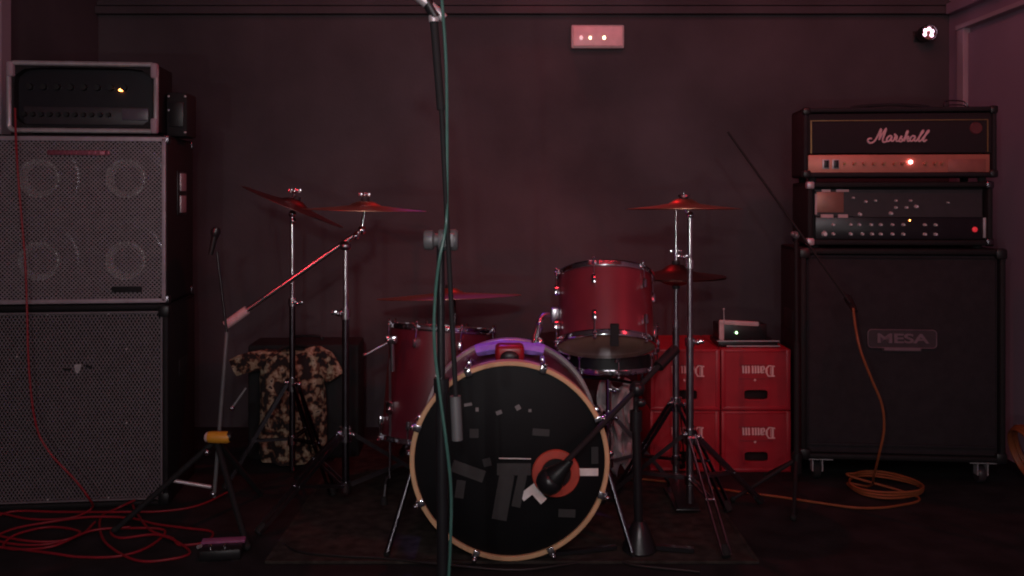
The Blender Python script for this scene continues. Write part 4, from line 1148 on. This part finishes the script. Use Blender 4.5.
tag(bpy.data.objects['orange_cable'], 'long orange cable coiled on the floor below the right cabinet', 'cable')

rc_ = thing('cable_coil', 'coil of orange cable leaning on the wall at the far right edge', 'cable', (1.90, 3.30, 0.0))
mb = MB(Matrix.Translation((0, 0, 0.125)) @ Matrix.Rotation(R(72), 4, 'Y') )
for k in range(5):
    mb.ring(0.10 + 0.004 * (k % 3), 0.0055, Matrix.Translation((0, 0.0, (k - 2) * 0.008)), n=40, m=8)
mb.build('loops', 'cable_orange', rc_)

# red cables: one drooping from the amplifier, a tangle on the floor
rd = [W(15, 108, 3.04), W(15.5, 130, 3.03), W(17, 160, 3.02), W(20, 200, 3.02), W(25, 260, 3.02), W(27, 310, 3.02), W(29, 370, 3.01), W(36, 425, 3.01), W(50, 453, 3.00), W(75, 480, 2.99), W(88, 497, 2.98), FL(92, 508, 0.02), FL(70, 518), FL(30, 519), FL(-10, 512), FL(-40, 520), FL(-5, 540), FL(40, 545), FL(80, 535), FL(95, 522, 0.012)]
MB().tube(rd, 0.0036, n=8).build('instrument_cable', 'cable_red')
tag(bpy.data.objects['instrument_cable'], 'thin red cable hanging down the front of the left speaker cabinets', 'cable')
rt = [FL(135, 500, 0.03), FL(118, 508), FL(102, 516), FL(100, 530), FL(108, 545, 0.009), FL(135, 560), FL(165, 560), FL(190, 552), FL(160, 535, 0.012), FL(120, 538), FL(112, 530), FL(140, 528, 0.012),
      FL(165, 531), FL(150, 546), FL(120, 556), FL(80, 557), FL(50, 553, 0.01), FL(10, 548), FL(-15, 545), FL(10, 530, 0.011), FL(50, 522), FL(90, 517, 0.014), FL(130, 518, 0.011), FL(155, 524), FL(185, 528), FL(212, 532), FL(205, 542), FL(180, 545), FL(172, 538, 0.009),
      FL(150, 530, 0.014), FL(135, 510, 0.012), FL(132, 502)]
MB().tube(rt, 0.0038, n=8).build('tangled_cable', 'cable_red')
tag(bpy.data.objects['tangled_cable'], 'long red cable lying in tangled loops on the floor at left', 'cable')
rt2 = [FL(228, 492, 0.005), FL(200, 505), FL(165, 511), FL(120, 512, 0.014), FL(60, 512), FL(10, 512), FL(-20, 528), FL(20, 540, 0.012), FL(60, 541), FL(80, 532, 0.016), FL(50, 527, 0.012), FL(15, 535, 0.016), FL(5, 548), FL(50, 547, 0.016), FL(90, 531, 0.018), FL(130, 527, 0.018)]
MB().tube(rt2, 0.0036, n=8).build('thin_cable', 'cable_red')
tag(bpy.data.objects['thin_cable'], 'red cable stretched along the foot of the left cabinet towards the stand', 'cable')
bc = [FL(285, 545, 0.006), FL(300, 552, 0.012), FL(340, 556, 0.012), FL(380, 558, 0.012), FL(440, 564, 0.012), FL(520, 570), FL(600, 560), FL(640, 566), FL(700, 572)]
MB().tube(bc, 0.004, n=8).build('floor_cable', 'cable_black')
tag(bpy.data.objects['floor_cable'], 'black cable running across the floor in front of the bass drum', 'cable')

# ---------------------------------------------------------------- pedal on the floor
pd = thing('effects_pedal', 'small black effects pedal with mauve top edge on the floor at left', 'pedal', FL(219, 563, 0.0), R(8))
MB().box((0, 0.05, 0.017), (0.120, 0.08, 0.032), bev=0.007).build('case', 'black', pd)
MB().box((0, 0.078, 0.036), (0.128, 0.026, 0.012), rot=Euler((R(10), 0, 0)), bev=0.005).build('top_edge', 'pedal_pink', pd)
for x in (-0.03, 0.012):
    MB(axis((x, 0.03, 0.033), (0, -0.3, 1))).lathe([(0, 0.010), (0.0055, 0.009), (0.007, 0), (0, 0)], n=12).build('footswitch', 'chrome', pd)
for sx in (-1, 1): MB().box((sx * 0.045, 0.05, 0.001), (0.02, 0.08, 0.002)).build('rubber_foot', 'rubber', pd)
rj = thing('jack_plug', 'bright metal jack plug lying on the floor among the red cable loops', 'plug', FL(203, 545, 0.008), R(60))
MB().bar((-0.02, 0, 0), (0.012, 0, 0), 0.006).bar((0.012, 0, 0), (0.04, 0, 0), 0.0032).ball((0.042, 0, 0), 0.0042, n=8, m=6).build('barrel', 'silver', rj)

# ---------------------------------------------------------------- camouflage shirt over a black case
SX, SY = -0.855, 3.62
cs = thing('black_case', 'black upright box that the camouflage shirt hangs over', 'box', (SX, SY + 0.10, 0), R(3))
MB().box((0.0, 0.06, 0.235), (0.45, 0.20, 0.47), bev=0.012).build('body', 'black_matte', cs)
MB().tube([(-0.06, 0.06, 0.468), (-0.05, 0.06, 0.488), (0.05, 0.06, 0.488), (0.06, 0.06, 0.468)], 0.006, n=8, smooth=3).build('handle', 'black', cs)
sh = thing('camouflage_shirt', 'short-sleeved camouflage shirt hanging behind the left cymbal stands', 'shirt', (SX, SY, 0))
def sp_pt(px, py): p = W(px, py, SY - 0.02); return p.x - SX, p.z
rows = []   # (z, xl, xr) body
outline = [(352, 277, 313), (356, 268, 318), (360, 262, 321), (366, 259, 323), (380, 258, 324), (400, 259, 325), (420, 258, 326), (440, 257, 326), (455, 258, 325), (466, 260, 322), (471, 262, 318)]
vs = []; fs = []; nu = 28
prev = None
for r_i, (py, a, b) in enumerate(outline):
    xl, z = sp_pt(a, py); xr, _ = sp_pt(b, py)
    z = max(z, 0.012)
    for side_ in (0, 1):
        for i in range(nu + 1):
            u = i / nu; x = xl + (xr - xl) * u
            bul = math.sqrt(max(0, 1 - (2 * u - 1) ** 2))
            fold = 0.010 * math.sin(u * 17 + py * 0.03) * bul + 0.005 * math.sin(py * 0.16 + u * 6)
            y = (-0.055 * bul ** 0.7 - fold) if side_ == 0 else (0.035 * bul ** 0.7)
            vs.append((x, y + 0.0, z + 0.004 * math.sin(u * 9)))
m_ = 2 * (nu + 1)
def ridx(r_i, k): return r_i * m_ + k
loop = list(range(nu + 1)) + [nu + 1 + i for i in range(nu, -1, -1)]
for r_i in range(len(outline) - 1):
    for q_ in range(len(loop)):
        a = loop[q_]; b = loop[(q_ + 1) % len(loop)]
        fs.append((ridx(r_i, a), ridx(r_i, b), ridx(r_i + 1, b), ridx(r_i + 1, a)))
shirt = MB().add(vs, fs)
def sleeve(path, r0, r1):
    pts = [V((sp_pt(px, py)[0], yy, sp_pt(px, py)[1])) for px, py, yy in path]
    n = 18; N = len(pts); vv = []; ff = []
    for i, p in enumerate(pts):
        d_ = (pts[min(i + 1, N - 1)] - pts[max(i - 1, 0)]).normalized()
        y_x = V((0, 1, 0)); x_ = d_.cross(y_x).normalized()
        t = i / (N - 1); rr = r0 + (r1 - r0) * t
        for j in range(n):
            a = 2 * PI * j / n
            w_ = 1 + 0.10 * math.sin(3 * a + i)
            vv.append(p + x_ * (rr * w_ * math.cos(a)) + y_x * (rr * 0.62 * w_ * math.sin(a)))
    for i in range(N - 1):
        for j in range(n):
            j2 = (j + 1) % n
            ff.append((i * n + j, i * n + j2, (i + 1) * n + j2, (i + 1) * n + j))
    ff.append(tuple(range(n)))
    shirt.add(vv, ff)
sleeve([(276, 362, -0.005), (264, 360, -0.01), (252, 361, -0.015), (242, 364, -0.02), (234, 368, -0.02)], 0.045, 0.036)
sleeve([(308, 360, -0.005), (317, 357, -0.01), (324, 361, -0.015), (330, 368, -0.02), (336, 377, -0.02)], 0.045, 0.040)
shirt.build('cloth', 'camo', sh)
# collar
x_, z_ = sp_pt(295, 352)
MB(axis((x_, -0.01, z_), (0, -0.55, 1), (0, 1, 0)) @ Matrix.Diagonal((1, 0.55, 1, 1))).ring(0.068, 0.007, n=32).build('collar', 'black_matte', sh)

# ---------------------------------------------------------------- lights
def area(name, loc, target, size, power, color, sy=None, spread=None):
    l = bpy.data.lights.new(name, 'AREA'); l.energy = power; l.color = color; l.size = size
    if sy: l.shape = 'RECTANGLE'; l.size_y = sy
    if spread: l.spread = spread
    o = bpy.data.objects.new(name, l); col.objects.link(o); o.location = loc
    o.rotation_euler = (V(target) - V(loc)).to_track_quat('-Z', 'Y').to_euler()
    return o
def spot(name, loc, target, power, color, ang=50, blend=0.6, r=0.03):
    l = bpy.data.lights.new(name, 'SPOT'); l.energy = power; l.color = color; l.spot_size = R(ang); l.spot_blend = blend; l.shadow_soft_size = r
    o = bpy.data.objects.new(name, l); col.objects.link(o); o.location = loc
    o.rotation_euler = (V(target) - V(loc)).to_track_quat('-Z', 'Y').to_euler()
    return o
def point(name, loc, power, color, r=0.03):
    l = bpy.data.lights.new(name, 'POINT'); l.energy = power; l.color = color; l.shadow_soft_size = r
    o = bpy.data.objects.new(name, l); col.objects.link(o); o.location = loc
    return o

RED = (1.0, 0.035, 0.055)
area('front_fill', (0.1, -0.6, 1.9), (0.1, 4.0, 1.0), 1.6, 12.5, (1.0, 0.88, 0.92), sy=0.8)  # broad soft fill added in front of the stage
point('near_white_lamp', (-0.12, 0.05, 1.30), 12.0, (1.0, 0.96, 0.94), 0.012)
spot('wall_centre_fill', (0.0, -1.2, 1.55), (-0.05, 4.2, 0.95), 68, (1.0, 0.94, 0.96), 34, 1.0, 0.05)  # spot added to brighten the middle of the back wall
area('wall_wash', (0.5, 2.9, 2.62), (0.5, 4.2, 1.7), 2.2, 4.0, (1.0, 0.34, 0.42), sy=0.3)
point('front_white_lamp', (-0.50, -1.1, 0.74), 20.0, (1.0, 0.96, 0.94), 0.02)
point('chrome_glint_fill', (-1.3, -1.2, 1.65), 4, (1.0, 0.95, 0.92), 0.015)  # small light added behind the camera for glints on chrome
point('chrome_glint_fill', (1.15, -1.2, 0.80), 9, (1.0, 0.95, 0.92), 0.015)  # second light added for chrome glints
spot('red_lamp_left', (-1.75, 1.25, 1.5), (-0.68, 3.1, 0.85), 24, RED, 26, 0.6, 0.02)
point('red_sparkle_fill', (-0.7, 0.1, 2.2), 2.5, RED, 0.012)  # tiny red lights added for sparkle on the metal
point('red_sparkle_fill', (0.75, 0.0, 2.1), 2.5, RED, 0.012)
point('violet_sparkle_fill', (-0.3, 0.5, 2.3), 2.0, (0.25, 0.12, 1.0), 0.012)  # tiny violet light added for sparkle on the metal
spot('red_lamp_right', (1.8, 1.2, 1.8), (0.45, 3.1, 0.75), 26, RED, 40, 0.5, 0.025)
area('red_glint_strip', (0.3, 1.3, 2.5), (0.3, 3.0, 0.6), 1.4, 4, RED, sy=0.06)  # red strip added for long reflections on tom hoop and cymbals
spot('red_spot_left', (-1.2, 1.6, 2.55), (0.4, 4.1, 1.6), 4, RED, 80, 0.7, 0.04)
spot('red_spot_right', (1.2, 1.6, 2.55), (0.7, 4.1, 1.7), 14, RED, 90, 0.7, 0.04)
spot('red_back_spot', (0.1, 4.0, 2.5), (0.1, 2.9, 0.8), 22, RED, 110, 0.7, 0.03)
spot('blue_spot', (-0.3, 3.95, 2.5), (0.05, 2.8, 0.5), 40, (0.18, 0.08, 1.0), 26, 0.6, 0.03)
wd_ = bpy.data.worlds.new('dim_room'); scene.world = wd_
wd_.use_nodes = True
wd_.node_tree.nodes['Background'].inputs['Color'].default_value = (0.55, 0.35, 0.42, 1)
wd_.node_tree.nodes['Background'].inputs['Strength'].default_value = 0.05

# ---------------------------------------------------------------- camera
cd = bpy.data.cameras.new('camera'); cam = bpy.data.objects.new('camera', cd); col.objects.link(cam)
cam.location = (0, 0, CAM_H); cam.rotation_euler = (PI / 2, 0, 0)
cd.sensor_width = 36; cd.lens = F / 1024 * 36
cd.shift_y = -(288 - HZ) / 1024
cd.clip_start = 0.02
scene.camera = cam
scene.view_settings.view_transform = 'Standard'
scene.view_settings.look = 'None'
scene.view_settings.gamma = 1
scene.view_settings.exposure = 0.0
scene.view_settings.use_curve_mapping = False
scene.cycles.use_denoising = True
scene.cycles.filter_width = 2.0
